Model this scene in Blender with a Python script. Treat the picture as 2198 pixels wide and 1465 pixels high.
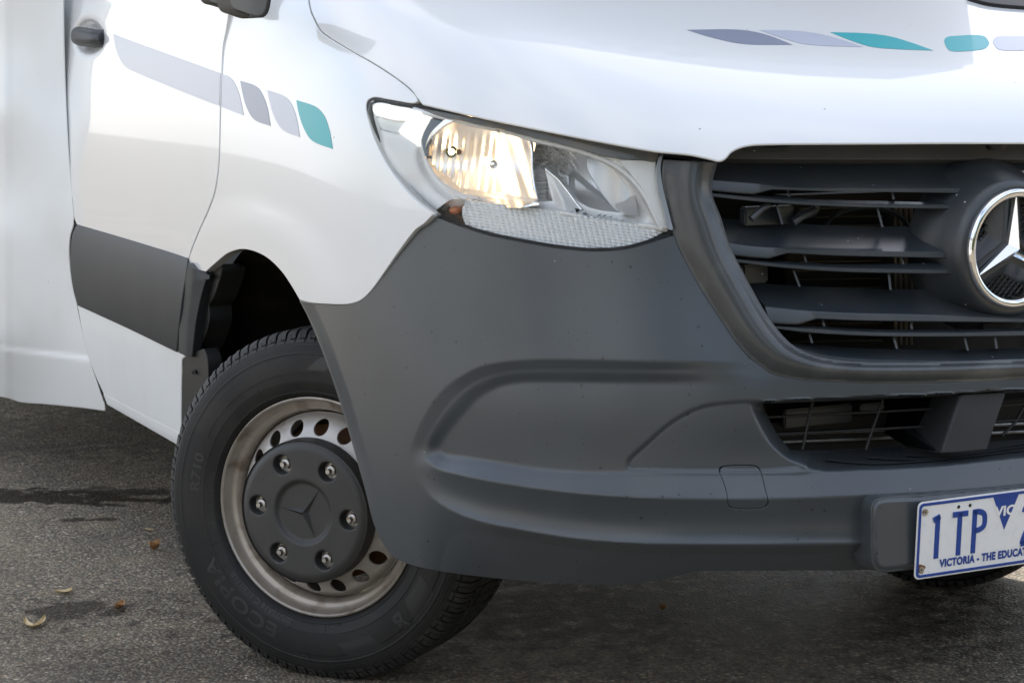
import bpy, bmesh, math, random
import numpy as np
from mathutils import Vector, Matrix, Quaternion
from mathutils.geometry import delaunay_2d_cdt

S = bpy.context.scene
for o in list(bpy.data.objects): bpy.data.objects.remove(o)
R = math.radians

# ------------------------------------------------------------------ camera
CAM = np.array([-2.3266, -2.7144, 1.2353]); PSI = R(26.54); PIT = R(-7.995); FPX = 4330.6
PW, PH = 2198.0, 1465.0                      # survey units of the photograph
fw = np.array([math.sin(PSI)*math.cos(PIT), math.cos(PSI)*math.cos(PIT), math.sin(PIT)])
rt = np.array([math.cos(PSI), -math.sin(PSI), 0.0]); up = np.cross(rt, fw)
cd = bpy.data.cameras.new('camera'); cam = bpy.data.objects.new('camera', cd); S.collection.objects.link(cam)
cd.sensor_fit = 'HORIZONTAL'; cd.sensor_width = 36.0; cd.lens = FPX/PW*36.0; cd.clip_start = .05; cd.clip_end = 2000
cam.matrix_world = Matrix([[rt[0], up[0], -fw[0], CAM[0]], [rt[1], up[1], -fw[1], CAM[1]], [rt[2], up[2], -fw[2], CAM[2]], [0, 0, 0, 1]])
cd.dof.use_dof = True; cd.dof.focus_distance = 4.1; cd.dof.aperture_fstop = 14.0
S.camera = cam
S.render.resolution_x = 1024; S.render.resolution_y = 682

# ------------------------------------------------------------------ sky, sun, exposure
SUN_EL, SUN_AZ = R(47), R(25)                # azimuth from +Y (behind the van) towards +X
W = bpy.data.worlds.new('World'); S.world = W; W.use_nodes = True
nt = W.node_tree; nt.nodes.clear()
sky = nt.nodes.new('ShaderNodeTexSky'); sky.sky_type = 'NISHITA'; sky.sun_disc = False
sky.sun_elevation = SUN_EL; sky.sun_rotation = SUN_AZ; sky.air_density = 1.0; sky.dust_density = 2.0; sky.ozone_density = 1.0
tc = nt.nodes.new('ShaderNodeTexCoord'); cn = nt.nodes.new('ShaderNodeTexNoise'); cn.inputs['Scale'].default_value = 2.6; cn.inputs['Detail'].default_value = 7
mp = nt.nodes.new('ShaderNodeMapping'); mp.inputs['Scale'].default_value = (1, 1, 2.2)
rmp = nt.nodes.new('ShaderNodeMapRange'); rmp.inputs['From Min'].default_value = .32; rmp.inputs['From Max'].default_value = .74; rmp.interpolation_type = 'SMOOTHSTEP'
mix = nt.nodes.new('ShaderNodeMixRGB'); mix.inputs['Color2'].default_value = (5.6, 5.6, 5.6, 1)
bg = nt.nodes.new('ShaderNodeBackground'); bg.inputs['Strength'].default_value = .13
wo = nt.nodes.new('ShaderNodeOutputWorld')
L = nt.links.new
L(tc.outputs['Generated'], mp.inputs['Vector']); L(mp.outputs[0], cn.inputs['Vector']); L(cn.outputs['Fac'], rmp.inputs['Value'])
L(rmp.outputs[0], mix.inputs['Fac']); L(sky.outputs[0], mix.inputs['Color1']); L(mix.outputs[0], bg.inputs['Color']); L(bg.outputs[0], wo.inputs['Surface'])
sd = bpy.data.lights.new('sun', 'SUN'); sd.energy = 3.2; sd.angle = R(.55); sd.color = (1, .95, .87)
so = bpy.data.objects.new('sun', sd); S.collection.objects.link(so)
sv = Vector((math.sin(SUN_AZ)*math.cos(SUN_EL), math.cos(SUN_AZ)*math.cos(SUN_EL), math.sin(SUN_EL)))
so.rotation_euler = sv.to_track_quat('Z', 'Y').to_euler(); so.location = sv*30
S.view_settings.view_transform = 'Standard'; S.view_settings.look = 'None'; S.view_settings.gamma = 1; S.view_settings.use_curve_mapping = False
S.view_settings.exposure = 1.45
S.render.engine = 'CYCLES'; S.cycles.max_bounces = 10; S.cycles.glossy_bounces = 6; S.cycles.transmission_bounces = 8; S.cycles.transparent_max_bounces = 12
S.cycles.caustics_reflective = False; S.cycles.caustics_refractive = False

# ------------------------------------------------------------------ materials
def mat(name, col, rough=.5, metal=0, coat=0, spec=.5, emis=None, estr=0, noise=None, bump=None, trans=0, ior=1.45, speck=None, tint=None, crough=.03):
    m = bpy.data.materials.new(name); m.use_nodes = True; n = m.node_tree; b = n.nodes['Principled BSDF']; l = n.links.new
    I = b.inputs
    I['Base Color'].default_value = (*col, 1); I['Roughness'].default_value = rough; I['Metallic'].default_value = metal
    I['Coat Weight'].default_value = coat; I['Coat Roughness'].default_value = crough; I['Specular IOR Level'].default_value = spec
    I['Transmission Weight'].default_value = trans; I['IOR'].default_value = ior
    if emis: I['Emission Color'].default_value = (*emis, 1); I['Emission Strength'].default_value = estr
    tcn = n.nodes.new('ShaderNodeTexCoord'); cur = None
    def nz(scale, detail=3, dist=0):
        t = n.nodes.new('ShaderNodeTexNoise'); t.inputs['Scale'].default_value = scale; t.inputs['Detail'].default_value = detail; t.inputs['Distortion'].default_value = dist
        l(tcn.outputs['Object'], t.inputs['Vector']); return t.outputs['Fac']
    def rng(s, a, b_, c=0, d=1):
        t = n.nodes.new('ShaderNodeMapRange'); l(s, t.inputs['Value'])
        for k, v in zip(('From Min', 'From Max', 'To Min', 'To Max'), (a, b_, c, d)): t.inputs[k].default_value = v
        return t.outputs[0]
    def mixc(f, c1, c2):
        t = n.nodes.new('ShaderNodeMixRGB'); l(f, t.inputs['Fac'])
        for k, c in (('Color1', c1), ('Color2', c2)):
            if isinstance(c, tuple): t.inputs[k].default_value = (*c, 1)
            else: l(c, t.inputs[k])
        return t.outputs[0]
    cur = tuple(col)
    if noise:                                   # (colour, scale, lo, hi): wear or dirt patches
        for (c2, sc, lo, hi) in noise: cur = mixc(rng(nz(sc, 6), lo, hi), cur, tuple(c2))
    if speck:                                   # (colour, scale, radius): small specks of dirt
        for (c2, sc, rad, dens) in speck:
            v = n.nodes.new('ShaderNodeTexVoronoi'); v.inputs['Scale'].default_value = sc; l(tcn.outputs['Object'], v.inputs['Vector'])
            f = rng(v.outputs['Distance'], rad*.7, rad, 1, 0)
            sp = n.nodes.new('ShaderNodeSeparateColor'); l(v.outputs['Color'], sp.inputs[0])
            g = n.nodes.new('ShaderNodeMath'); g.operation = 'LESS_THAN'; l(sp.outputs[0], g.inputs[0]); g.inputs[1].default_value = dens
            h = n.nodes.new('ShaderNodeMath'); h.operation = 'MULTIPLY'; l(f, h.inputs[0]); l(g.outputs[0], h.inputs[1])
            cur = mixc(h.outputs[0], cur, tuple(c2))
    if not isinstance(cur, tuple): l(cur, I['Base Color'])
    if bump:                                    # (scale, distance in metres)
        sc, dist = bump
        bp = n.nodes.new('ShaderNodeBump'); bp.inputs['Distance'].default_value = dist; bp.inputs['Strength'].default_value = 1
        l(nz(sc, 3), bp.inputs['Height']); l(bp.outputs[0], I['Normal'])
    m['nz'] = 1
    return m
DIRT = (.05, .04, .03)
M = {
 'white': mat('white_paint', (.755, .765, .765), .28, coat=1, crough=.04, noise=[((.74, .745, .73), 5, .50, .85)], speck=[((.06, .05, .04), 38, .07, .10)]),
 'white2': mat('white_gelcoat', (.77, .785, .78), .42, coat=.25, crough=.12, noise=[((.72, .72, .69), 4, .48, .8)], speck=[(DIRT, 30, .04, .07)]),
 'plastic': mat('grey_plastic', (.052, .062, .070), .36, spec=.5, coat=.6, crough=.30, bump=(1300, .00003), noise=[((.043, .050, .055), 5, .45, .75)], speck=[((.010, .009, .008), 42, .12, .30), ((.012, .011, .01), 90, .14, .12), ((.30, .30, .28), 70, .10, .012)]),
 'plastic_side': mat('matt_grey_plastic', (.036, .039, .042), .50, spec=.35, bump=(1300, .00003), noise=[((.046, .048, .050), 6, .45, .75)], speck=[((.010, .009, .008), 42, .10, .2)]),
 'plastic_in': mat('grille_plastic', (.024, .031, .037), .38, coat=.6, crough=.34, bump=(1500, .00006), noise=[((.046, .05, .054), 9, .45, .75)], speck=[((.5, .52, .53), 75, .14, .05)]),
 'gloss': mat('gloss_grey_trim', (.046, .050, .052), .36, coat=.45, crough=.15, noise=[((.12, .125, .12), 11, .5, .8)]),
 'black': mat('black_rubber', (.012, .012, .012), .5),
 'gap': mat('dark_gap_trim', (.010, .010, .010), .5),
 'liner': mat('arch_liner_felt', (.018, .016, .014), .9, spec=.2, noise=[((.065, .046, .03), 14, .55, .75)]),
 'chrome': mat('chrome', (.86, .87, .88), .07, metal=1),
 'silver': mat('satin_silver', (.80, .80, .79), .30, metal=.85),
 'decal_pale': mat('pale_lilac_decal', (.46, .49, .58), .3, coat=.3, speck=[((.8, .8, .82), 30, .06, .08)]),
 'decal_grey': mat('slate_decal', (.215, .245, .335), .3, coat=.3),
 'decal_teal': mat('teal_decal', (.006, .37, .41), .35, coat=.2),
}
# ------------------------------------------------------------------ survey helpers: photo point -> sight line -> place in the world
def ray(px, py):
    px = np.asarray(px, float); py = np.asarray(py, float)
    return fw + ((px-PW/2)/FPX)[..., None]*rt - ((py-PH/2)/FPX)[..., None]*up
def at(px, py, t): return CAM + np.asarray(t)[..., None]*ray(px, py)
def t_plane(px, py, n, c):
    d = ray(px, py); n = np.asarray(n, float); return (c-CAM@n)/(d@n)
def t_y(px, py, y): return t_plane(px, py, (0, 1, 0), y)
def t_x(px, py, x): return t_plane(px, py, (1, 0, 0), x)
def pt_y(px, py, y): return at(np.array(px, float), np.array(py, float), t_y(px, py, y))
def pt_z(px, py, z): return at(np.array(px, float), np.array(py, float), t_plane(px, py, (0, 0, 1), z))
def sstep(a, b, x): u = np.clip((x-a)/(b-a), 0, 1); return u*u*(3-2*u)

class Spl:                                      # natural cubic spline in one variable
    def __init__(s, x, y):
        x = np.array(x, float); y = np.array(y, float); n = len(x); h = np.diff(x)
        A = np.eye(n); b = np.zeros(n)
        for i in range(1, n-1):
            A[i, i-1] = h[i-1]; A[i, i] = 2*(h[i-1]+h[i]); A[i, i+1] = h[i]; b[i] = 6*((y[i+1]-y[i])/h[i]-(y[i]-y[i-1])/h[i-1])
        s.x, s.y, s.m, s.h = x, y, np.linalg.solve(A, b), h
    def __call__(s, v):
        v = np.clip(v, s.x[0], s.x[-1]); i = np.clip(np.searchsorted(s.x, v)-1, 0, len(s.h)-1)
        a = (s.x[i+1]-v); b = (v-s.x[i]); h = s.h[i]
        return s.m[i]*a**3/(6*h)+s.m[i+1]*b**3/(6*h)+(s.y[i]/h-s.m[i]*h/6)*a+(s.y[i+1]/h-s.m[i+1]*h/6)*b

# cab body: half width and nose position by height, rounded corner between them
SW = Spl([.1, .3, .5, .75, 1.0, 1.2, 1.3, 1.4, 1.6], [.950, .968, .984, .992, .988, .972, .960, .945, .90])
SY = Spl([.1, .25, .38, .52, .68, .85, 1.0, 1.1, 1.2, 1.4, 1.6], [.10, .035, -.03, -.050, -.032, .012, .040, .058, .085, .20, .4])
YC, NE = 1.0, 3.1
def g_body(P):
    x, y, z = P[..., 0], P[..., 1], P[..., 2]
    a = np.maximum(-x, 1e-6)/SW(z); b = np.maximum(YC-y, 1e-6)/(YC-SY(z))
    return (a**NE+b**NE)**(1/NE)-1
def march(g_, px, py):
    px = np.asarray(px, float); py = np.asarray(py, float); sh = px.shape; px = px.ravel(); py = py.ravel()
    d = ray(px, py); lo = np.full(len(px), 2.2); hi = np.full(len(px), 9.0); done = np.zeros(len(px), bool)
    T = np.linspace(2.2, 9, 70)
    for k in range(1, 70):
        g = g_(CAM+T[k]*d); new = (g < 0) & ~done; hi[new] = T[k]; lo[new] = T[k-1]; done |= new
    for _ in range(34):
        m = (lo+hi)/2; g = g_(CAM+m[:, None]*d) < 0; hi = np.where(g, m, hi); lo = np.where(g, lo, m)
    return ((lo+hi)/2).reshape(sh)
def t_body(px, py): return march(g_body, px, py)
# bonnet and wing tops: the same plan shape rolled over into a sloping, slightly crowned deck
PT = 11.0
def z_deck(x, y): return (1.130+.50*y-.05*y*y)*(1-.012*(x/.8)**2)
def g_deck(P, nose):
    x, y, z = P[..., 0], P[..., 1], P[..., 2]
    a = np.abs(x)/SW(z); b = np.maximum(YC-y, 1e-6)/(YC-(nose if nose is not None else SYW(z)))
    return ((np.maximum(a, 1e-6)**NE+b**NE)**(PT/NE)+(np.maximum(z, .1)/z_deck(x, y))**PT)**(1/PT)-1
def t_wing(px, py): return march(lambda P: g_deck(P, None), px, py)
def t_hood(px, py): return march(lambda P: g_deck(P, NOSE), px, py)
NOSE = -.075
SYW = Spl([.1, .25, .38, .52, .68, .85, 1.0, 1.1, 1.2, 1.4, 1.6], [.10, .035, -.03, -.050, -.037, -.030, -.050, -.065, -.075, -.075, -.075])

class TPS:                                      # smooth surface through surveyed points
    def __init__(s, pts, t, lam=1e-4):
        X = np.array(pts, float)/1000; n = len(X); s.X = X
        K = s.k(np.linalg.norm(X[:, None]-X[None], axis=2))+lam*np.eye(n); Pm = np.c_[np.ones(n), X]
        A = np.block([[K, Pm], [Pm.T, np.zeros((3, 3))]]); s.w = np.linalg.solve(A, np.r_[np.array(t, float), 0, 0, 0])
    @staticmethod
    def k(r): return np.where(r > 1e-9, r*r*np.log(np.maximum(r, 1e-9)), 0)
    def __call__(s, px, py):
        q = np.stack([np.asarray(px, float), np.asarray(py, float)], -1)/1000; sh = q.shape[:-1]; q = q.reshape(-1, 2)
        r = np.linalg.norm(q[:, None]-s.X[None], axis=2)
        return (s.k(r)@s.w[:-3]+s.w[-3]+q@s.w[-2:]).reshape(sh)

class Field:                                    # depth along the sight line on a fine grid, bicubic in between
    def __init__(s, box, fn, step=4, blur=0):
        s.x0, s.y0 = box[0]-4*step, box[1]-4*step; s.h = step
        nx = int((box[2]-s.x0)/step)+6; ny = int((box[3]-s.y0)/step)+6
        gx, gy = np.meshgrid(s.x0+step*np.arange(nx), s.y0+step*np.arange(ny)); s.v = fn(gx, gy)
        for _ in range(blur):
            v = np.pad(s.v, 1, mode='reflect', reflect_type='odd')
            v = (v[:-2]+2*v[1:-1]+v[2:])/4; s.v = (v[:, :-2]+2*v[:, 1:-1]+v[:, 2:])/4
    def __call__(s, px, py):
        u = (np.asarray(px, float)-s.x0)/s.h; v = (np.asarray(py, float)-s.y0)/s.h
        i = np.clip(u.astype(int), 1, s.v.shape[1]-3); j = np.clip(v.astype(int), 1, s.v.shape[0]-3); a = u-i; b = v-j
        def w(t): return ((-t+2*t*t-t**3)/2, (2-5*t*t+3*t**3)/2, (t+4*t*t-3*t**3)/2, (-t*t+t**3)/2)
        wa, wb = w(a), w(b); r = 0
        for m in range(4):
            for k in range(4): r = r+wb[m]*wa[k]*s.v[j+m-1, i+k-1]
        return r

def curve(pts, closed=False, step=6):           # points (x, y[, 1 = corner]) -> evenly spaced smooth polyline
    P = [np.array(p[:2], float) for p in pts]; C = [len(p) > 2 for p in pts]; n = len(P)
    if closed:
        k = next((i for i in range(n) if C[i]), None)
        if k is None: seq = [P[-1]]+P+[P[0], P[1]]; return _resample([_cr(seq, True)], step)[:-1]
        P = P[k:]+P[:k]+[P[k]]; C = C[k:]+C[:k]+[True]
    C[0] = C[-1] = True
    runs = []; a = 0
    for i in range(1, len(P)):
        if C[i]: runs.append(_cr(P[a:i+1], False)); a = i
    r = _resample(runs, step)
    return r[:-1] if closed else r
def _cr(p, ext):
    p = list(p)
    if not ext:
        if len(p) == 2: return np.array(p)
        p = [2*p[0]-p[1]]+p+[2*p[-1]-p[-2]]
    out = []
    for i in range(1, len(p)-2):
        p0, p1, p2, p3 = p[i-1:i+3]
        d0, d1, d2 = [max(np.linalg.norm(b-a), 1e-6)**.5 for a, b in ((p0, p1), (p1, p2), (p2, p3))]
        m1 = (p1-p0)/d0-(p2-p0)/(d0+d1)+(p2-p1)/d1; m2 = (p2-p1)/d1-(p3-p1)/(d1+d2)+(p3-p2)/d2; m1 = m1*d1; m2 = m2*d1
        t = np.linspace(0, 1, 13)[:-1, None]
        out.append((2*t**3-3*t*t+1)*p1+(t**3-2*t*t+t)*m1+(-2*t**3+3*t*t)*p2+(t**3-t*t)*m2)
    out.append(np.array([p[-2]])); return np.concatenate(out)
def _resample(runs, step):
    out = []
    for r in runs:
        s = np.r_[0, np.cumsum(np.linalg.norm(np.diff(r, axis=0), axis=1))]; n = max(1, int(round(s[-1]/step)))
        q = np.linspace(0, s[-1], n+1); out.append(np.stack([np.interp(q, s, r[:, 0]), np.interp(q, s, r[:, 1])], 1)[:-1]); last = r[-1:]
    return np.concatenate(out+[last])
def inside(poly, x, y):
    r = np.zeros(np.shape(x), bool); n = len(poly)
    for i in range(n):
        (x1, y1), (x2, y2) = poly[i], poly[(i+1) % n]
        if y1 == y2: continue
        r ^= ((y1 > y) != (y2 > y)) & (x < (x2-x1)*(y-y1)/(y2-y1)+x1)
    return r
def pdist(line, x, y, closed=False, cap=1e9):   # distance to a polyline
    sh = np.shape(x); q = np.stack([np.ravel(x), np.ravel(y)], 1); d = np.full(len(q), 1e18)
    L_ = np.vstack([line, line[:1]]) if closed else line
    for a, b in zip(L_[:-1], L_[1:]):
        e = b-a; l2 = e@e
        if l2 == 0: continue
        u = np.clip(((q-a)@e)/l2, 0, 1); v = q-a-u[:, None]*e; d = np.minimum(d, (v*v).sum(1))
    return np.sqrt(d).reshape(sh)

# ------------------------------------------------------------------ mesh builders
def link(name, me, m, parent=None, smooth=True):
    o = bpy.data.objects.new(name, me); S.collection.objects.link(o)
    if m is not None: me.materials.append(m)
    if smooth: me.polygons.foreach_set('use_smooth', [True]*len(me.polygons))
    if parent: o.parent = parent
    return o
def mesh(name, V, F, m, parent=None, smooth=True, normals=None, sharp=None):
    me = bpy.data.meshes.new(name); me.from_pydata([tuple(v) for v in V], [], [tuple(int(i) for i in f) for f in F]); me.update()
    o = link(name, me, m, parent, smooth)
    if normals is not None: me.normals_split_custom_set_from_vertices([tuple(n) for n in normals])
    elif sharp is not None: me.set_sharp_from_angle(angle=R(sharp))
    return o
def triangulate(outer, holes, step, jit=None):
    bd = [outer]+list(holes); x0, y0 = outer.min(0); x1, y1 = outer.max(0)
    gx, gy = np.meshgrid(np.arange(x0, x1+step, step), np.arange(y0, y1+step, step*.866)); gx[1::2] += step/2
    gx, gy = gx.ravel(), gy.ravel(); k = inside(outer, gx, gy)
    for h in holes: k &= ~inside(h, gx, gy)
    gx, gy = gx[k], gy[k]
    for b in bd: k = pdist(b, gx, gy, True) > step*.55; gx, gy = gx[k], gy[k]
    pts = np.concatenate(bd+[np.stack([gx, gy], 1)]); edges = []; base = 0; loops = []
    for b in bd:
        n = len(b); edges += [(base+i, base+(i+1) % n) for i in range(n)]; loops.append(np.arange(base, base+n)); base += n
    r = delaunay_2d_cdt([Vector(p) for p in pts], edges, [], 0, 1e-6)
    vo = np.array([tuple(v) for v in r[0]]); F = np.array([f for f in r[2] if len(f) == 3]); src = {}
    for i, o in enumerate(r[3]):
        for s_ in o: src[s_] = i
    cen = vo[F].mean(1); k = inside(outer, cen[:, 0], cen[:, 1])
    for h in holes: k &= ~inside(h, cen[:, 0], cen[:, 1])
    return vo, F[k], [np.array([src[i] for i in l]) for l in loops]
def normals_of(fn, q, e=1.0):
    x, y = q[:, 0], q[:, 1]
    dx = at(x+e, y, fn(x+e, y))-at(x-e, y, fn(x-e, y)); dy = at(x, y+e, fn(x, y+e))-at(x, y-e, fn(x, y-e))
    n = np.cross(dx, dy); n /= np.linalg.norm(n, axis=1)[:, None]; n[(n*ray(x, y)).sum(1) > 0] *= -1
    return n
def panel(name, outline, fn, m, parent, step=7, holes=(), flange=.014, rnd=.0016, lift=0, fmat=None, bstep=None, backdir=None):
    """sheet-metal panel: its face lies on the surveyed surface fn, its rim turns inwards"""
    outer = outline if isinstance(outline, np.ndarray) else curve(outline, True, bstep or step)
    hs = [h if isinstance(h, np.ndarray) else curve(h, True, bstep or step) for h in holes]
    q, F, loops = triangulate(outer, hs, step)
    n = normals_of(fn, q); P = at(q[:, 0], q[:, 1], fn(q[:, 0], q[:, 1]))+n*lift
    # wind faces towards the viewer
    a, b, c = P[F[:, 0]], P[F[:, 1]], P[F[:, 2]]; fl = (np.cross(b-a, c-a)*n[F[:, 0]]).sum(1) < 0; F = F.copy(); F[fl] = F[fl][:, ::-1]
    V = [P]; N = [n]; FF = [tuple(f) for f in F]; base = len(P)
    if flange:
        for li, lp in enumerate(loops):
            k = len(lp); p = P[lp]; nn = n[lp]; tg = np.roll(p, -1, 0)-np.roll(p, 1, 0)
            o = np.cross(tg, nn); o /= np.maximum(np.linalg.norm(o, axis=1), 1e-9)[:, None]
            pl = q[lp]; area = ((pl[:, 0]*np.roll(pl[:, 1], -1)-np.roll(pl[:, 0], -1)*pl[:, 1]).sum())
            test = at(pl[:, 0], pl[:, 1], fn(pl[:, 0], pl[:, 1]))
            # outward: away from the sheet
            tin = np.roll(pl, -1, 0)-np.roll(pl, 1, 0); nrm2 = np.stack([tin[:, 1], -tin[:, 0]], 1)*(1 if area > 0 else -1)*(1 if li == 0 else -1)
            nrm2 /= np.maximum(np.linalg.norm(nrm2, axis=1), 1e-9)[:, None]
            w = at(pl[:, 0]+nrm2[:, 0], pl[:, 1]+nrm2[:, 1], fn(pl[:, 0], pl[:, 1]))-test
            o[(o*w).sum(1) < 0] *= -1
            bk = -nn if backdir is None else np.tile(np.array(backdir, float), (k, 1))
            rings = [lp, base+np.arange(k), base+k+np.arange(k), base+2*k+np.arange(k)]
            V += [p-nn*rnd*.4+o*rnd*.6, p-nn*rnd+o*rnd, p-nn*rnd+o*rnd+bk*flange]; N += [(nn+o)/1.414, o, o]; base += 3*k
            for r0, r1 in zip(rings[:-1], rings[1:]):
                for i in range(k):
                    j = (i+1) % k; FF.append((r0[i], r0[j], r1[j], r1[i]) if (area > 0) == (li == 0) else (r0[j], r0[i], r1[i], r1[j]))
    return mesh(name, np.concatenate(V), FF, m, parent, True, np.concatenate(N))
def empty(name, loc=(0, 0, 0), parent=None):
    o = bpy.data.objects.new(name, None); S.collection.objects.link(o); o.location = loc; o.parent = parent; o.empty_display_size = .1; return o
def loft(name, rows, m, parent, closed=False, sharp=40, caps=False):
    n = len(rows[0]); V = [p for r in rows for p in r]; F = []
    for i in range(len(rows)-1):
        for j in range(n if closed else n-1):
            k = (j+1) % n; F.append((i*n+j, i*n+k, (i+1)*n+k, (i+1)*n+j))
    if caps: F += [tuple(range(n))[::-1], tuple(range((len(rows)-1)*n, len(rows)*n))]
    return mesh(name, V, F, m, parent, True, None, sharp)
def tube(name, pts, rad, m, parent=None, n=10):
    pts = [Vector(p) for p in pts]; rows = []
    for i, p in enumerate(pts):
        d = (pts[min(i+1, len(pts)-1)]-pts[max(i-1, 0)]).normalized(); a = d.orthogonal().normalized() if i == 0 else (a-d*a.dot(d)).normalized(); b = d.cross(a)
        r = rad[i] if isinstance(rad, (list, tuple)) else rad
        rows.append([p+(a*math.cos(2*math.pi*k/n)+b*math.sin(2*math.pi*k/n))*r for k in range(n)])
    return loft(name, rows, m, parent, True, 50, True)
def boxmesh(name, c, s, m, parent=None, bev=.002, rot=None):
    bm = bmesh.new(); bmesh.ops.create_cube(bm, size=1, matrix=Matrix.Diagonal((*s, 1)))
    if bev: bmesh.ops.bevel(bm, geom=bm.edges[:], offset=bev, segments=2, affect='EDGES')
    if rot is not None: bmesh.ops.transform(bm, matrix=rot.to_4x4(), verts=bm.verts)
    bmesh.ops.translate(bm, vec=c, verts=bm.verts); me = bpy.data.meshes.new(name); bm.to_mesh(me); bm.free()
    o = link(name, me, m, parent); me.set_sharp_from_angle(angle=R(40)); return o
# ------------------------------------------------------------------ ground
def ground_mat():
    m = bpy.data.materials.new('asphalt'); m.use_nodes = True; n = m.node_tree; b = n.nodes['Principled BSDF']; l = n.links.new; I = b.inputs
    t = n.nodes.new('ShaderNodeTexCoord')
    def node(ty, **k):
        x = n.nodes.new(ty)
        for a, v in k.items(): setattr(x, a, v)
        return x
    def vor(sc, feat='F1'):
        v = node('ShaderNodeTexVoronoi', feature=feat); v.inputs['Scale'].default_value = sc; l(t.outputs['Object'], v.inputs['Vector']); return v
    def noi(sc, d=4):
        v = node('ShaderNodeTexNoise'); v.inputs['Scale'].default_value = sc; v.inputs['Detail'].default_value = d; l(t.outputs['Object'], v.inputs['Vector']); return v.outputs['Fac']
    def rng(s, a, b_, c=0, d=1, smooth=False):
        x = node('ShaderNodeMapRange'); x.interpolation_type = 'SMOOTHSTEP' if smooth else 'LINEAR'; l(s, x.inputs['Value'])
        for k, v in zip(('From Min', 'From Max', 'To Min', 'To Max'), (a, b_, c, d)): x.inputs[k].default_value = v
        return x.outputs[0]
    def mx(f, c1, c2, bt='MIX'):
        x = node('ShaderNodeMixRGB', blend_type=bt)
        if isinstance(f, float): x.inputs['Fac'].default_value = f
        else: l(f, x.inputs['Fac'])
        for k, c in (('Color1', c1), ('Color2', c2)):
            if isinstance(c, tuple): x.inputs[k].default_value = (*c, 1)
            else: l(c, x.inputs[k])
        return x.outputs[0]
    def math_(op, a, b_):
        x = node('ShaderNodeMath', operation=op)
        for i, v in enumerate((a, b_)):
            if isinstance(v, (int, float)): x.inputs[i].default_value = v
            else: l(v, x.inputs[i])
        return x.outputs[0]
    v1 = vor(105); v2 = vor(230); sp = node('ShaderNodeSeparateColor'); l(v1.outputs['Color'], sp.inputs[0]); sp2 = node('ShaderNodeSeparateColor'); l(v2.outputs['Color'], sp2.inputs[0])
    s1 = mx(rng(sp.outputs[0], 0, 1), (.16, .135, .10), (.42, .36, .27)); s2 = mx(rng(sp2.outputs[0], 0, 1), (.12, .105, .08), (.46, .40, .30))
    stone = mx(.5, s1, s2)
    stone = mx(rng(sp.outputs[1], .94, .97), stone, (.62, .54, .40)); stone = mx(rng(sp2.outputs[1], .96, .98), stone, (.70, .66, .58)); stone = mx(rng(sp2.outputs[2], .97, .985), stone, (.40, .20, .10))
    tar = mx(rng(v1.outputs['Distance'], .42, .75, 0, .75), stone, (.085, .074, .058)); tar = mx(rng(noi(60, 3), .56, .70), tar, (.07, .062, .05))
    tar = mx(rng(noi(7, 6), .48, .72), tar, mx(.45, tar, (.34, .28, .19))); tar = mx(rng(noi(3.1, 6), .52, .72, 0, .55), tar, (.075, .072, .066))
    big = rng(noi(1.3, 5), .35, .7)
    col = mx(big, mx(1.0, tar, (.66, .65, .63), 'MULTIPLY'), tar)
    # puddles and damp patches, plus van shade darkened into the asphalt colour
    sx = node('ShaderNodeSeparateXYZ'); l(t.outputs['Object'], sx.inputs[0]); nz = math_('SUBTRACT', noi(16, 5), .5)
    wet_shade = None
    for (cx, cy, rx, ry, ang, amp, soft) in DAMP_SHADE:
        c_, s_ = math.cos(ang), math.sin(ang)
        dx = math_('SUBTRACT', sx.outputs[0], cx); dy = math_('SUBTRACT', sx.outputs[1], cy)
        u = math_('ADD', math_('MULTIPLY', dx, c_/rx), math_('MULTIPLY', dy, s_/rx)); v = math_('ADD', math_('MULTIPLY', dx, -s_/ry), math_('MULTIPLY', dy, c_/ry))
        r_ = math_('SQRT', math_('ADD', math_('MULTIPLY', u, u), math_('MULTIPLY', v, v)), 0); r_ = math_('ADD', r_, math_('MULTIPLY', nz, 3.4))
        w = math_('MULTIPLY', rng(r_, 1.0-soft, 1.0+soft*.5, 1, 0, True), amp); wet_shade = w if wet_shade is None else math_('MAXIMUM', wet_shade, w)
    col = mx(wet_shade, col, mx(1.0, col, (.13, .128, .125), 'MULTIPLY')); l(col, I['Base Color'])
    l(rng(wet_shade, 0, 1, .85, .6), I['Roughness']); l(rng(wet_shade, 0, 1, .30, .04), I['Specular IOR Level'])
    h = math_('ADD', rng(v1.outputs['Distance'], .1, .6, 1, 0), math_('MULTIPLY', rng(v2.outputs['Distance'], .1, .6, 1, 0), .35)); h = math_('ADD', h, math_('MULTIPLY', sp.outputs[2], .8))
    h = math_('MULTIPLY', h, rng(wet_shade, .4, 1, 1, .6))
    bp = node('ShaderNodeBump'); bp.inputs['Distance'].default_value = .0042; bp.inputs['Strength'].default_value = .9; l(h, bp.inputs['Height']); l(bp.outputs[0], I['Normal'])
    return m
def gpos(px, py): p = pt_z(px, py, 0.0); return float(p[0]), float(p[1])
DAMP_SHADE = []
for (px, py, rx, ry, ang, amp, soft) in ((70, 1066, .44, .105, R(-27), 1, .35), (270, 1056, .32, .065, R(-27), .9, .5), (200, 1115, .07, .025, R(-27), .85, .4), (160, 1308, .11, .088, R(-26), .75, .22), (180, 930, .80, .42, R(-26), .50, .7), (330, 1430, .30, .16, R(-26), .42, .7), (1330, 1300, .85, .40, R(-26), .95, .8), (1750, 1330, .70, .34, R(-26), .75, .8)):  # broad bumper patches paint shade under the van; sill patch mixes damp and shade
    DAMP_SHADE.append((*gpos(px, py), rx, ry, ang, amp, soft))
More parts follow.
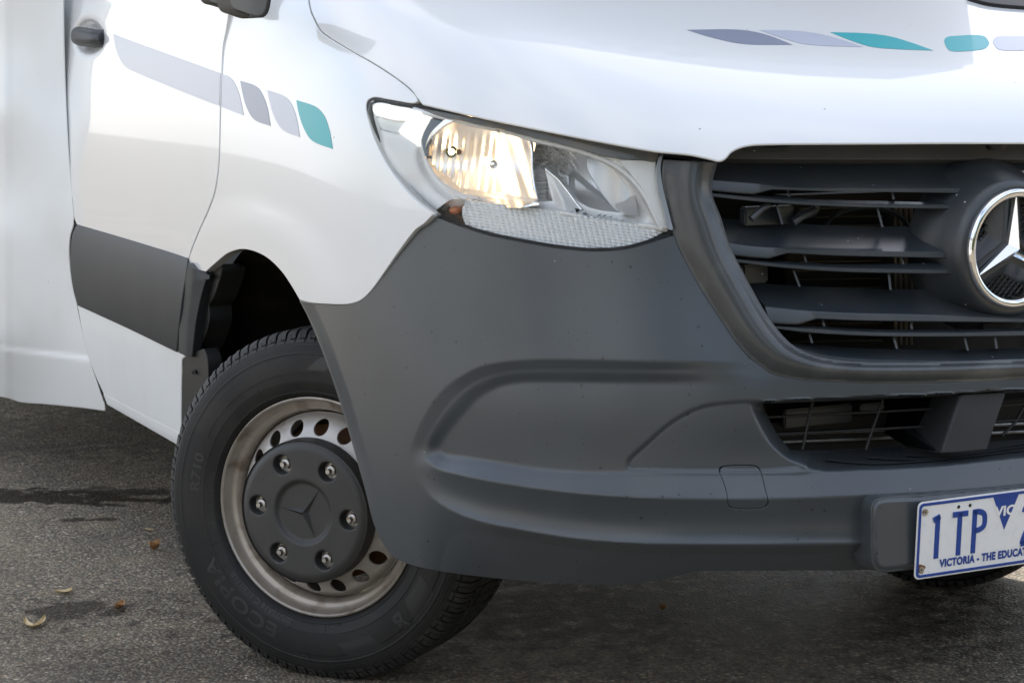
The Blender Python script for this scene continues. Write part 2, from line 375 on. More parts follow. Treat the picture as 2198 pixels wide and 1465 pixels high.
for (x0, y0, x1, y1) in ((-60, -60, -4.6, 5),):
    ya = mesh('concrete_yard', [(x0, y0, .004), (x1, y0, .004), (x1, y1, .004), (x0, y1, .004)], [(0, 1, 2, 3)], mat('pale_concrete', (.41, .40, .375), .8, noise=[((.34, .32, .28), 1.2, .4, .7)]), None, False); ya['kind'] = 'structure'
bm = bmesh.new(); bmesh.ops.create_grid(bm, x_segments=8, y_segments=8, size=400); me = bpy.data.meshes.new('asphalt_ground'); bm.to_mesh(me); bm.free()
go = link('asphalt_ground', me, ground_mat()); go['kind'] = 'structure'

# ------------------------------------------------------------------ the motorhome
VAN = empty('motorhome'); VAN['label'] = 'white motorhome with teal stripe decals, grey bumper and one lit headlight'; VAN['category'] = 'motorhome'

# --- shared outlines (survey points) ---
gap_door = [(493, 14), (485, 67), (479, 98), (476, 155), (473, 229), (470, 337), (466, 380), (460, 414), (448, 448), (429, 490), (412, 531), (405, 553)]
arch = [(441.5, 581.5), (446, 577), (465, 560), (488, 542), (515, 533.5), (539, 536), (572, 551), (603, 580), (626, 613), (643, 642)]
bon_gap = [(660, -30), (663, 0), (668, 25), (675, 40), (690, 66), (740, 100), (807, 139), (851, 168), (880, 191), (896, 212)]
ARCH = curve(arch, False, 6)

def t_fender(px, py):
    t = t_wing(px, py); d = pdist(ARCH, px, py)
    return t-.012*(1-sstep(38, 125, d))*sstep(390, 440, px-.0*py)*1.0
FF_ = Field((395, -40, 945, 665), t_fender, 5, 3)
fender = [(496, -30, 1), (494.5, 18), (487, 67), (481, 98), (478, 155), (475, 229), (472, 337), (468, 381), (462, 415), (450, 449), (431, 491), (414, 532), (406, 555, 1), (405, 566, 1), (415, 574.5), (441.5, 581.5, 1)] + arch[1:-1] + \
    [(643, 642, 1), (667, 648), (707, 651), (740, 651.5), (760, 648), (777, 640), (797, 619.5), (824, 582), (858, 533), (891, 491), (908, 479), (926, 461, 1), (898, 439), (865, 405), (831, 358), (807, 311), (790, 261), (784, 230), (788, 215), (801, 207.5), (830, 211), (851, 214.5), (888, 219.5), (895, 217, 1),
     (892, 210), (878, 194), (849, 171), (805, 142), (738, 103), (687, 69), (672, 43), (665, 26), (660, 0), (657, -30, 1)]
panel('front_wing', fender, FF_, M['white'], VAN, step=8, bstep=5, flange=.02)

# --- bonnet ---
CREASE = curve([(740, -30), (800, 5), (900, 38), (1000, 66), (1130, 102), (1260, 140), (1400, 182), (1520, 225)], False, 10)
def t_bonnet(px, py):                            # power crease: the side of the bonnet falls away below it
    d = pdist(CREASE, px, py); yy = np.interp(px, CREASE[:, 0], CREASE[:, 1]); sgn = np.where(py > yy, 1, -1)
    return t_hood(px, py)-.004*np.exp(-d/45)*sstep(1560, 1200, px)
FB_ = Field((640, -50, 2290, 360), t_bonnet, 5, 2)
bonnet = [(661.5, -30, 1), (664.5, 0), (670, 25), (677, 40), (692, 65), (742, 98.5), (809, 137), (853, 166), (883, 190), (898, 210), (907, 222, 1), (960, 234), (1026, 249), (1161, 276.5), (1312, 305.5), (1413, 322.5), (1480, 329), (1524, 338), (1546, 342.5), (1556, 337), (1566, 325), (1584, 315), (1611, 308.5), (1660, 306.3), (1729, 305.6), (1900, 304.8), (2031, 304), (2270, 304.5, 1), (2270, -30, 1)]
panel('bonnet', bonnet, FB_, M['white'], VAN, step=10, bstep=6, flange=.025, rnd=.003, backdir=(.05, .93, .36))

# --- bumper ---
O = curve([(1900, 770), (1750, 775), (1583, 777), (1427, 776), (1270, 772), (1153, 771), (1075, 777), (1028, 787), (996, 803), (957, 830), (922, 873), (895, 924), (881, 971), (885, 1006), (899, 1033), (930, 1068.6), (977, 1098), (1035, 1119.5), (1114, 1136), (1231, 1155), (1349, 1164.5), (1505, 1168), (1700, 1167.6), (1870, 1165), (2040, 1156), (2300, 1140)], False, 9)
Aup = [(1900, 790), (1700, 795), (1400, 794), (1153, 793), (1094, 797), (1047, 808.5), (1008, 826), (969, 861), (934, 908), (912, 951), (909, 971)]
Alo = [(911, 982), (922, 992), (942, 1005), (996.5, 1020), (1114, 1041), (1231, 1056), (1349, 1065), (1505, 1069.5), (1700, 1068), (1870, 1061), (2040, 1052), (2300, 1033)]
A = curve(Aup+Alo, False, 9)
Bup = [(1900, 820), (1650, 824), (1400, 825), (1192, 823), (1114, 824), (1075, 832), (1035, 853.5), (1004, 885), (973, 920), (953, 948), (947, 960)]
Blo = [(953, 970), (996.5, 977), (1075, 991), (1153, 1003), (1231, 1009), (1349, 1013), (1505, 1016), (1700, 1015), (1760, 1012), (1870, 1008), (1972, 1003.5), (2080, 993), (2198, 981), (2300, 972)]
B = curve(Bup+Blo, False, 9)
def close_r(c): return np.vstack([c, [[2400, c[-1][1]], [2400, c[0][1]]]])
open_in = [(1637, 865.5, 1), (1648, 893), (1668, 930), (1695.5, 964.5, 1), (1730, 967), (1938, 956.5), (2100, 948), (2270, 939, 1), (2270, 838, 1), (2198, 841), (2006, 852), (1801, 859.5)]
OP = curve(open_in, True, 8)
Gc = curve([(1600, 863, 1), (1607, 874), (1629, 920), (1652, 955), (1698, 990), (1733, 1003), (1770, 1009, 1), (1870, 1006), (1972, 1002), (2080, 992), (2198, 980), (2330, 968, 1), (2330, 836, 1), (2198, 839), (2006, 850), (1801, 857.5), (1637, 863.5)], True, 8)
TRI = curve([(1353, 1001), (1351, 993), (1388, 956), (1446, 907), (1505, 877), (1583, 866), (1640, 865, 1), (1725, 1008, 1), (1505, 1010), (1370, 1009)], True, 8)
ARF = curve([(640, 640), (661, 680), (694, 760), (726, 851), (758, 959), (785, 1055), (801, 1119), (820, 1162), (838, 1187), (876, 1209), (930, 1222)], False, 8)
def relief(px, py):
    d = np.zeros_like(px)
    oc, ac, bc = close_r(O), close_r(A), close_r(B)
    io, ia, ib = inside(oc, px, py), inside(ac, px, py), inside(bc, px, py)
    dO, dA, dB = pdist(O, px, py), pdist(A, px, py), pdist(B, px, py)
    low = sstep(955, 1010, py-.10*(px-900)*(px < 1300))
    k = sstep(1380, 1640, px)
    t1 = dO/(dO+dA+1e-9); t2 = dA/(dA+dB+1e-9)
    upA = .009*(1-k); flo = (.020+.011*sstep(830, 1005, py))*((1-k)+k*sstep(800, 1000, py))
    lowend = sstep(885, 1000, px)
    ringOA = (1-low)*upA*t1 + low*(.011*np.sin(np.pi*np.clip(t1, 0, 1)**.8)*lowend+.002*t1)
    t2s = (1-low)*sstep(0, 1, t2)+low*t2
    ringAB = ((1-low)*upA+low*.002)*(1-t2s)+flo*t2s
    d = np.where(io & ~ia, ringOA, d); d = np.where(ia & ~ib, ringAB, d); d = np.where(ib, flo, d)
    # blanked fog lamp panel with a groove round it
    it = inside(TRI, px, py); dT = pdist(TRI, px, py, True)
    d = d+np.where(it, .004*sstep(0, 8, dT), 0)+.005*np.exp(-(dT/4.0)**2)*sstep(1725, 1640, px)*sstep(1016, 1004, py+0*px)
    # mouth of the lower air intake and the step in front of it
    ig = inside(Gc, px, py); iop = inside(OP, px, py); dG = pdist(Gc, px, py, True); dP = pdist(OP, px, py, True)
    dep = .075+.085*sstep(1690, 1800, px)
    tt = np.where(iop, 1, dG/(dG+dP+1e-9)); prof = np.where(px > 1735, tt, tt**1.7)
    d = d+np.where(ig, dep*prof, 0)
    # second soft step line above the ledge
    d = d-.003*np.exp(-((py-np.interp(px, [1300, 1349, 1505, 1700, 1800], [1009, 1012.5, 1015, 1014, 1010]))/3.2)**2)*sstep(1330, 1380, px)*sstep(1790, 1720, px)
    # undercut below the lowest line
    yF = np.interp(px, O[:, 0][np.argmin(O[:, 0]):], O[:, 1][np.argmin(O[:, 0]):]); u = np.maximum(py-yF, 0)*sstep(900, 1080, px)
    d = d+.0010*np.minimum(u, 20)+.0006*np.maximum(u-20, 0)
    # turned-in lip along the wheel arch
    dl = pdist(ARF, px, py); d = d+.030*(1-np.clip(dl/24, 0, 1))*sstep(1100, 830, py)
    return d
def t_bumper(px, py): return t_body(px, py)+relief(px, py)
FU_ = Field((620, 440, 2290, 1275), t_bumper, 3, 1)
tow = [(1542, 1009), (1545, 1001), (1555, 998), (1624, 998), (1632, 1005), (1637.5, 1019), (1644, 1046), (1650.5, 1073.5), (1649, 1084), (1641, 1090.6), (1569, 1090.6), (1562, 1084), (1559, 1060), (1550, 1029)]
TOW = curve(tow, True, 4); tc_ = TOW.mean(0); TOWI = tc_+(TOW-tc_)*[.925, .925]
bumper = [(927, 464, 1), (976, 483), (1043, 505), (1144, 525.5), (1211, 536), (1279, 541), (1339, 537), (1382, 527), (1445, 507, 1), (1459, 541), (1479.5, 580), (1509, 632), (1543, 683), (1570, 724), (1605, 765.5), (1636, 789.5), (1652, 801.5), (1706, 815.5), (1767, 820.5), (1870, 824.5), (2074, 821.5), (2198, 815.5), (2270, 811, 1),
          (2270, 1180, 1), (2050, 1208), (1870, 1222), (1700, 1223), (1560, 1225), (1497, 1226), (1440, 1238), (1407, 1245.5), (1329, 1254.5), (1231, 1252.5), (1075, 1241), (983, 1230), (929, 1221), (876, 1208.5), (850, 1196), (838, 1186.5), (820, 1162), (801, 1119), (785, 1055), (758, 959), (726, 851), (694, 760), (661, 680), (643, 645.5, 1), (667, 651), (707, 654), (740, 655), (761, 651.5), (779, 643), (799, 622.5), (826, 586), (860, 537), (893, 494.5), (909, 482.5)]
panel('bumper', bumper, FU_, M['plastic'], VAN, step=4.6, bstep=4, holes=[OP, TOW], flange=.018, rnd=.0015)
panel('tow_eye_cover', TOWI, FU_, M['plastic'], VAN, step=5, flange=.01, rnd=.0008, bstep=4)
bx = TOW.mean(0)
panel('tow_eye_recess', tc_+(TOW-tc_)*1.15, lambda x, y: FU_(x, y)+.020, M['gap'], VAN, step=12, flange=0)
# dark backing behind panel joints so that gaps read as shadow
# --- side: door, moulding, sill, body ---
def t_door(px, py):
    t = t_body(px, py)
    u = (px-190.5)/37.0; v = (py-79.0)/48.0
    return t+.085*sstep(1.0, .30, np.sqrt(u*u+v*v))
FD_ = Field((90, -40, 500, 600), t_door, 4, 1)
door = [(136, -30, 1), (136.5, 60), (138, 130), (141, 215), (147, 330), (153, 400), (160, 468), (165, 481, 1), (279, 514.5), (390, 549.5), (404, 553.5, 1), (411, 530), (428, 489), (446.5, 447), (458.5, 413), (464.5, 380), (468.5, 337), (471.5, 229), (474.5, 155), (477.5, 98), (483.5, 67), (491, 18), (492.5, -30, 1)]
panel('door', door, FD_, M['white'], VAN, step=7, bstep=5, flange=.02)
hz = [(152.5, 78), (154, 66), (162, 60), (178, 62), (200, 66), (222, 65.5, 1), (224, 84), (222.5, 101.5, 1), (205, 97), (180, 97.5), (163, 94), (154, 88)]
def t_handle(px, py):
    d = pdist(curve(hz, True, 3), px, py, True); return t_body(px, py)-.055*np.ones_like(px)-.035*sstep(0, 12, d)+.065*sstep(190, 228, px)
DOOR = bpy.data.objects['door']
panel('door_handle', hz, Field((140, 50, 235, 112), t_handle, 2, 1), M['plastic_side'], DOOR, step=4, flange=.022, rnd=.003)
sm = [(165, 484, 1), (279, 517.5), (390, 552.5), (402, 558, 1), (400, 575), (390, 640), (383, 700), (377.5, 754, 1), (274, 704), (167, 655, 1), (157, 620), (151, 570), (152, 525), (157, 497)]
def t_mould(px, py):
    top = np.interp(px, [150, 165, 279, 404], [480, 483, 516, 556]); bot = np.interp(px, [150, 165, 274, 383], [648, 655, 704, 758]); v = np.clip((py-top)/(bot-top), 0, 1)
    return t_body(px, py)-.010-.050*np.sin(np.pi*np.clip(v, 0, 1))**.7
panel('side_moulding', sm, Field((130, 460, 425, 780), t_mould, 4, 1), M['plastic_side'], VAN, step=7, bstep=5, flange=.025, rnd=.003)
ec = [(404, 566, 1), (415, 577), (441.5, 584), (444, 590, 1), (437, 612), (427, 650), (418, 700), (411, 764, 1), (400, 763), (383.5, 756, 1), (385, 700), (391, 640), (399, 592)]
def t_endcap(px, py):
    l_ = np.interp(py, [566, 592, 640, 700, 760], [404, 399, 391, 385, 383]); w_ = np.interp(py, [566, 600, 650, 760], [10, 16, 17, 16])
    return t_body(px, py)-.045+.045*np.clip((px-l_)/w_-1, 0, 3)*.55
panel('moulding_end_cap', ec, Field((370, 545, 460, 785), t_endcap, 3, 1), M['plastic_side'], VAN, step=5, flange=.02, rnd=.002)
sp_ = [(167, 657, 1), (274, 706), (383, 757), (396, 764, 1), (390, 768), (388, 800), (387, 870), (387, 928, 1), (300, 885), (222, 843, 1), (205, 805), (188, 760), (175, 700)]
panel('sill_panel', sp_, Field((150, 640, 410, 945), lambda x, y: t_body(x, y)-.004, 5, 0), M['white2'], VAN, step=8, bstep=5, flange=.02, rnd=.003)
sl = [(222, 845.5, 1), (300, 887.5), (387, 930.5, 1), (384, 944), (378, 952, 1), (300, 907), (230, 867, 1)]
panel('sill_strip', sl, Field((205, 830, 400, 965), lambda x, y: t_body(x, y)-.004+.004*np.maximum(0, (y-np.interp(x, [222, 387], [855, 940]))/10)**2, 4, 0), M['white2'], VAN, step=6, bstep=5, flange=.08, rnd=.004)
# flap behind the wheel
fl_ = [(391, 770, 1), (398, 765), (412, 765), (420, 756), (437, 750, 1), (444, 770), (446, 850), (440, 935), (389, 945, 1), (388, 850)]
flap = panel('mud_flap', fl_, Field((370, 730, 460, 960), lambda x, y: t_body(x, y)+.006, 5, 0), M['black'], VAN, step=8, flange=.03, rnd=.002)
for (x, y) in ((418, 797), (447, 593)):
    p = at(np.array(float(x)), np.array(float(y)), t_body(np.array(float(x)), np.array(float(y)))+.004)
    tube('bolt', [p+np.array([.01, .01, 0]), p-np.array([.006, .012, 0])], [.005, .005], M['black'] if y > 700 else M['plastic'], flap, 12)
# panel between cab and living body
cs = [(137, -30, -.955), (137, 200, -.978), (150, 400, -.992), (160, 480, -.995), (150, 560, -.993), (168, 660, -.985), (190, 770, -.975), (226, 880, -.960), (60, -30, -1.055), (60, 250, -1.06), (60, 480, -1.06), (60, 700, -1.055), (0, -30, -1.115), (0, 250, -1.12), (0, 500, -1.12), (0, 730, -1.115), (-90, 0, -1.135), (-90, 400, -1.14), (-90, 730, -1.135), (60, 760, -1.04), (0, 760, -1.10), (40, 870, -1.02), (0, 850, -1.075), (-90, 820, -1.1)]
cs = np.array([(x, y, float(t_x(x, y, X))) for x, y, X in cs]); tcs = TPS(cs[:, :2], cs[:, 2], 2e-2)
cp = [(-80, -30, 1), (134, -30, 1), (134.5, 60), (136, 130), (139, 215), (145, 330), (151, 400), (157, 466), (155, 485), (149, 505), (146.5, 540), (149, 580), (156, 625), (163, 655), (174, 705), (187, 762), (203, 808), (222, 868), (224, 880, 1), (180, 874), (100, 866), (40, 861), (15, 853), (-80, 838, 1)]
def t_side(px, py): return tcs(px, py)+.010*np.exp(-(pdist(curve([(-90, 735), (0, 741), (12, 747), (60, 752), (120, 757), (192, 768)], False, 8), px, py)/7)**2)*0-.012*sstep(-3, 5, py-np.interp(px, [-90, 0, 12, 60, 190], [732, 739, 747, 752, 768]))-.012*np.exp(-((px-12)/9)**2)
panel('cab_side_panel', cp, Field((-100, -50, 260, 900), t_side, 5, 1), M['white2'], VAN, step=9, bstep=6, flange=.06, rnd=.003, backdir=(.03, .999, 0))
sl_ = curve([(136.5, -30), (136.5, 60), (138, 130), (141, 215), (147, 330), (153, 400), (159.5, 468), (157, 487), (151, 507), (148.5, 540), (151, 580), (158, 625), (165.5, 655), (176.5, 705), (189.5, 762), (205.5, 808), (222, 858)], False, 6)
tube('body_joint_seal', at(sl_[:, 0]+1.5, sl_[:, 1], t_body(sl_[:, 0]+1.5, sl_[:, 1])+.01), .003, mat('dirty_sealant', (.05, .04, .03), .8, noise=[((.30, .26, .2), 7, .45, .6)]), VAN, 8)

# --- stripes (thin film stickers lying on the paint) ---
def sticker(pts, fn, m, step=6): return panel('stripe_decal', pts, fn, m, VAN, step=step, flange=.0002, rnd=.0001, lift=.0007, bstep=4)
sticker([(243, 73, 1), (258, 79), (470, 156.5), (473.5, 158, 1), (471, 227, 1), (450, 220), (290, 155), (272, 146), (260, 132), (250, 108)], FD_, M['decal_pale'])
sticker([(476.5, 159.5, 1), (490, 164), (500, 173), (508, 187), (515, 207), (523.5, 248, 1), (476, 229.5, 1)], FF_, M['decal_pale'])
leaf_ = lambda a, b, c, d, e, f: [(a[0], a[1], 1), b, c, (d[0], d[1], 1), e, f]
sticker([(516, 173.5, 1), (545, 183), (556, 191), (566, 208), (574, 231), (581, 270.5, 1), (551, 260), (540, 250), (528, 226), (520, 196)], FF_, M['decal_grey'])
sticker([(574, 193.5, 1), (606, 205), (618, 213), (628, 228), (637, 255), (644, 294.5, 1), (614, 283), (602, 273), (588, 248), (579, 218)], FF_, M['decal_pale'])
sticker([(636.5, 215, 1), (673, 227), (685, 235), (697, 250), (707, 278), (715, 320, 1), (679, 307), (666, 298), (652, 274), (642, 244)], FF_, M['decal_teal'])
sticker([(1475, 65, 1), (1570, 64), (1610, 67.5), (1650, 77), (1701, 97, 1), (1610, 96), (1575, 92), (1520, 79)], FB_, M['decal_grey'])
sticker([(1630, 65.5, 1), (1700, 66.5), (1750, 72), (1800, 84), (1853, 101.5, 1), (1770, 99), (1720, 94), (1675, 81)], FB_, M['decal_pale'])
sticker([(1782, 70, 1), (1860, 72.5), (1910, 79), (1955, 92), (2003, 109, 1), (1925, 106), (1870, 101), (1825, 87)], FB_, M['decal_teal'])
sticker([(2027, 86), (2034, 80), (2050, 78), (2111, 78), (2120, 86), (2123, 95), (2115, 104), (2095, 108.5), (2040, 109.5), (2033, 104)], FB_, M['decal_teal'])
sticker([(2131, 88), (2138, 80), (2155, 78.5), (2265, 79, 1), (2265, 107, 1), (2145, 107), (2137, 101)], FB_, M['decal_pale'])

# --- mirror, seen from below at the top of the picture ---
mir = empty('door_mirror', (0, 0, 0), VAN)
panel('mirror_arm', [(436, -40, 1), (449, 0), (470, 7), (494, 14.5, 1), (488, -5), (486, -40, 1)], Field((420, -60, 510, 30), lambda x, y: t_x(x, y, -1.0), 5), M['plastic_side'], mir, step=6, flange=.05, rnd=.004, backdir=(-.05, 1, 0))
panel('mirror_housing', [(488, -25, 1), (492, -5), (500, 15), (520, 23), (548, 31.5), (560, 30), (567, 22), (572, 2), (574, -25, 1)], Field((470, -80, 590, 50), lambda x, y: t_x(x, y, -1.06)-.02*sstep(60, 0, abs(x-535)), 5), M['plastic_side'], mir, step=6, flange=.08, rnd=.006, backdir=(-.05, 1, .0))

# --- wheel arch liner, underbody, engine bay: the dark insides ---
rows = []
for x in (-.935, -.80, -.62, -.45):
    rows.append([(x, 1.10-.60*math.cos(a), .30+.585*math.sin(a)) for a in np.linspace(.30, math.pi*.995, 40)])
rows.append([(-.44, 1.10-.02*math.cos(a), .35+.02*math.sin(a)) for a in np.linspace(.30, math.pi*.995, 40)])
loft('wheel_arch_liner', rows, M['liner'], VAN)
lp = [(441, 595, 1), (460, 575), (486, 553), (478, 590), (470, 640), (452, 660), (448, 700), (440, 760), (430, 760), (436, 690), (444, 630)]
panel('arch_liner_flange', [(446, 592, 1), (466, 570), (474, 572), (468, 605), (452, 645), (447, 650), (447, 690), (432, 735), (418, 760), (424, 705), (434, 645)], Field((410, 560, 490, 780), lambda x, y: t_body(x, y)+.05, 5), M['black'], VAN, step=7, flange=.05, rnd=.003)
boxmesh('underbody', (0, 4.2, .40), (1.24, 5.2, .24), M['liner'], VAN, .01)
boxmesh('engine_bay', (0, .62, .70), (1.16, .70, .62), M['gap'], VAN, .01)


# --- living body and overcab above the picture: they shade the cab and show in the bonnet ---
def prism(name, prof, x0, x1, m, parent):
    n = len(prof); V = [(x0, y, z) for y, z in prof]+[(x1, y, z) for y, z in prof]
    F = [tuple(range(n)), tuple(range(2*n-1, n-1, -1))]+[(i, i+n, (i+1) % n+n, (i+1) % n) for i in range(n)]
    me = bpy.data.meshes.new(name); me.from_pydata(V, [], F); me.update(); bm = bmesh.new(); bm.from_mesh(me); bmesh.ops.recalc_face_normals(bm, faces=bm.faces[:])
    bmesh.ops.bevel(bm, geom=bm.edges[:], offset=.04, segments=3, affect='EDGES'); bm.to_mesh(me); bm.free(); o = link(name, me, m, parent); me.set_sharp_from_angle(angle=R(35)); return o
prism('living_body', [(2.95, .40), (7.0, .40), (7.0, 3.1), (2.95, 3.1)], -1.11, 1.11, M['white2'], VAN)
over = prism('overcab', [(2.93, 3.1), (1.45, 3.1), (.92, 2.70), (.85, 2.26), (1.20, 2.02), (2.93, 2.02)], -1.10, 1.10, M['white2'], VAN)
loft('windscreen', [[(x, y, z) for x in (-.78, -.4, 0, .4, .78)] for y, z in ((.86, 1.43), (1.10, 1.68), (1.34, 2.0))], mat('dark_glass', (.01, .012, .013), .03, spec=.6), VAN)
boxmesh('cab_roof', (0, 2.1, 1.98), (1.7, 1.6, .06), M['white2'], VAN, .02)
for s in (-1, 1): loft('cab_window', [[(s*(.915-.16*k), y, 1.45+.5*k) for y in (1.5, 2.0, 2.5)] for k in (0, .5, 1)], bpy.data.materials['dark_glass'], VAN)
def text_mesh(s, size, bold=0.0, align='CENTER', spacing=1.0):
    c = bpy.data.curves.new('txt', 'FONT'); c.body = s; c.size = size; c.align_x = align; c.offset = bold; c.space_character = spacing; c.resolution_u = 4
    o = bpy.data.objects.new('txt', c); S.collection.objects.link(o); dg = bpy.context.evaluated_depsgraph_get(); me = o.evaluated_get(dg).to_mesh()
    V = np.array([tuple(v.co) for v in me.vertices]); F = [tuple(p.vertices) for p in me.polygons]
    o.evaluated_get(dg).to_mesh_clear(); bpy.data.objects.remove(o); bpy.data.curves.remove(c); return V, F
V, F = text_mesh('KEA', .155, .004, spacing=1.5); d_ = np.array([0, .07, .44]); d_ /= np.linalg.norm(d_)
mesh('lettering', [np.array([-.02+v[0]*1.15, .852, 2.31])+d_*v[1] for v in V], F, mat('slate_lettering', (.035, .045, .075), .4), over, False)

# --- cowl at the windscreen foot ---
panel('cowl_grille', [(2080, -6, 1), (2120, 5), (2198, 13), (2268, 17, 1), (2268, -28, 1), (2080, -28, 1)], Field((2060, -40, 2280, 30), lambda x, y: FB_(np.clip(x, 640, 2280), y)-.025, 5), M['black'], VAN, step=8, flange=.02)
# --- unseen pale block across the yard, added for the paint to reflect ---
wb = empty('reflector_building', (-13, -8, 0)); wb['label'] = 'unseen long pale block added across the yard for reflections in the paint'; wb['category'] = 'reflector_building'
boxmesh('wall', (0, 0, 2.1), (1.0, 20, 4.2), mat('pale_render', (.63, .62, .60), .8, noise=[((.55, .54, .52), .6, .4, .7)]), wb, .02)
for k in range(2): boxmesh('roller_door', (.52, -6+9*k, 1.5), (.06, 3.2, 3.0), M['valance'] if 'valance' in M else mat('roller_grey', (.30, .31, .32), .5), wb, .01)
boxmesh('roof', (-.2, 0, 4.35), (2.0, 20.6, .28), mat('roof_sheet', (.35, .36, .37), .5), wb, .02)

# unseen tree row, added behind the camera to hold back low front light
rnd = random.Random(11); V, F = [], []
for k in range(5200):
    x = rnd.uniform(-7.5, 22); h = 3.6+1.6*math.sin(x*.8)+1.2*math.sin(x*2.3+1); z = rnd.uniform(0, 1)**.8*h; y = -10.5-rnd.uniform(0, 2.2)*(1-.4*z/6); s = rnd.uniform(.25, .55); b = len(V)
    a = Vector((rnd.gauss(0, 1), rnd.gauss(0, 1), rnd.gauss(0, 1))).normalized(); c = a.orthogonal().normalized(); d = a.cross(c)
    for u, w in ((-1, -.6), (.2, -1), (1, .3), (-.2, 1)): q = Vector((x, y, z))+(c*u+d*w)*s; V.append((q.x, q.y, max(q.z, .01)))
    F.append((b, b+1, b+2, b+3))
tr = mesh('blocker_trees', V, F, mat('foliage', (.045, .065, .028), .7, noise=[((.08, .10, .04), 3, .4, .7)]), None, False); tr['kind'] = 'stuff'
# --- wheel: built in its own frame, Z = outward along the axle ---
M['tyre'] = mat('tyre_rubber', (.017, .0168, .0165), .58, spec=.4, noise=[((.030, .028, .025), 10, .45, .75)], bump=(260, .0002))
M['tread'] = mat('tread_rubber', (.030, .0295, .028), .68, noise=[((.055, .052, .046), 16, .45, .7)], bump=(300, .0003))
M['letter'] = mat('raised_rubber', (.032, .032, .032), .42)
M['steel'] = mat('painted_steel_rim', (.42, .372, .315), .40, metal=.5, coat=.2, noise=[((.22, .17, .13), 26, .52, .72), ((.13, .085, .055), 9, .62, .80)], bump=(200, .0001))
M['disc'] = mat('steel_wheel_disc', (.54, .51, .47), .42, metal=.45, noise=[((.30, .25, .21), 18, .55, .8)])
M['cap'] = mat('hub_cap_plastic', (.050, .049, .047), .46, bump=(1300, .00006), noise=[((.066, .062, .056), 20, .5, .8)])
M['nut'] = mat('bright_nut', (.46, .45, .43), .33, metal=.9, noise=[((.25, .20, .16), 90, .52, .7)])
def lathe(name, prof, m, parent, n=120, sharp=28):
    rows = [[(r*math.cos(2*math.pi*k/n), r*math.sin(2*math.pi*k/n), w) for k in range(n)] for r, w in prof]
    return loft(name, rows, m, parent, True, sharp)
def circle(cx, cy, r, n): a = np.linspace(0, 2*math.pi, n, endpoint=False); return np.stack([cx+r*np.cos(a), cy+r*np.sin(a)], 1)
def drilled(name, outer, holes, step, zf, m, parent, depth, sharp=35, bev=0.0):
    q, F, loops = triangulate(outer*1000, [h*1000 for h in holes], step*1000); q = q/1000
    z = zf(np.hypot(q[:, 0], q[:, 1])); V = [np.c_[q, z]]; FF = []; base = len(q)
    for f in F:
        a, b, c = q[f]; FF.append(tuple(f) if (b[0]-a[0])*(c[1]-a[1])-(b[1]-a[1])*(c[0]-a[0]) > 0 else tuple(f[::-1]))
    for li, lp in enumerate(loops):
        p = V[0][lp]; k = len(p); cen = p.mean(0) if li else np.zeros(3); sgn = -1 if li else 1
        rings = [lp]
        for (s_, dz) in ((bev*.35, bev*.1), (bev*.8, bev*.5), (bev, bev*1.2), (bev*1.05, depth if li else depth*.6)) if bev else ((0, depth),):
            e = p-cen; e[:, 2] = 0; e /= np.linalg.norm(e, axis=1)[:, None]; V.append(p+e*s_*sgn-np.array([0, 0, dz])); rings.append(base+np.arange(k)); base += k
        for r0, r1 in zip(rings[:-1], rings[1:]):
            for i in range(k): FF.append((r0[i], r1[i], r1[(i+1) % k], r0[(i+1) % k]) if li == 0 else (r0[i], r0[(i+1) % k], r1[(i+1) % k], r1[i]))
    return mesh(name, np.concatenate(V), FF, m, parent, True, None, sharp)
PROF = [(.214, -.016), (.2225, -.003), (.2265, .0075), (.234, .0140), (.2352, .0134), (.246, .0175), (.2535, .0198), (.2545, .0190), (.2555, .0198), (.270, .0212), (.285, .0214), (.2975, .0198), (.2985, .0186), (.308, .0172), (.3095, .0178), (.3135, .0166), (.3143, .0154), (.3185, .0146), (.3193, .0134), (.3235, .0124), (.3243, .0110), (.3285, .0098), (.333, .0066), (.3385, .0010), (.344, -.0080), (.347, -.019), (.348, -.035), (.348, -.170), (.345, -.190), (.334, -.206), (.29, -.224), (.24, -.214), (.216, -.195)]
_pw = Spl([p[0] for p in PROF[:25]], [p[1] for p in PROF[:25]])
def wall_w(r): return np.interp(r, [p[0] for p in PROF[:26]], [p[1] for p in PROF[:26]])
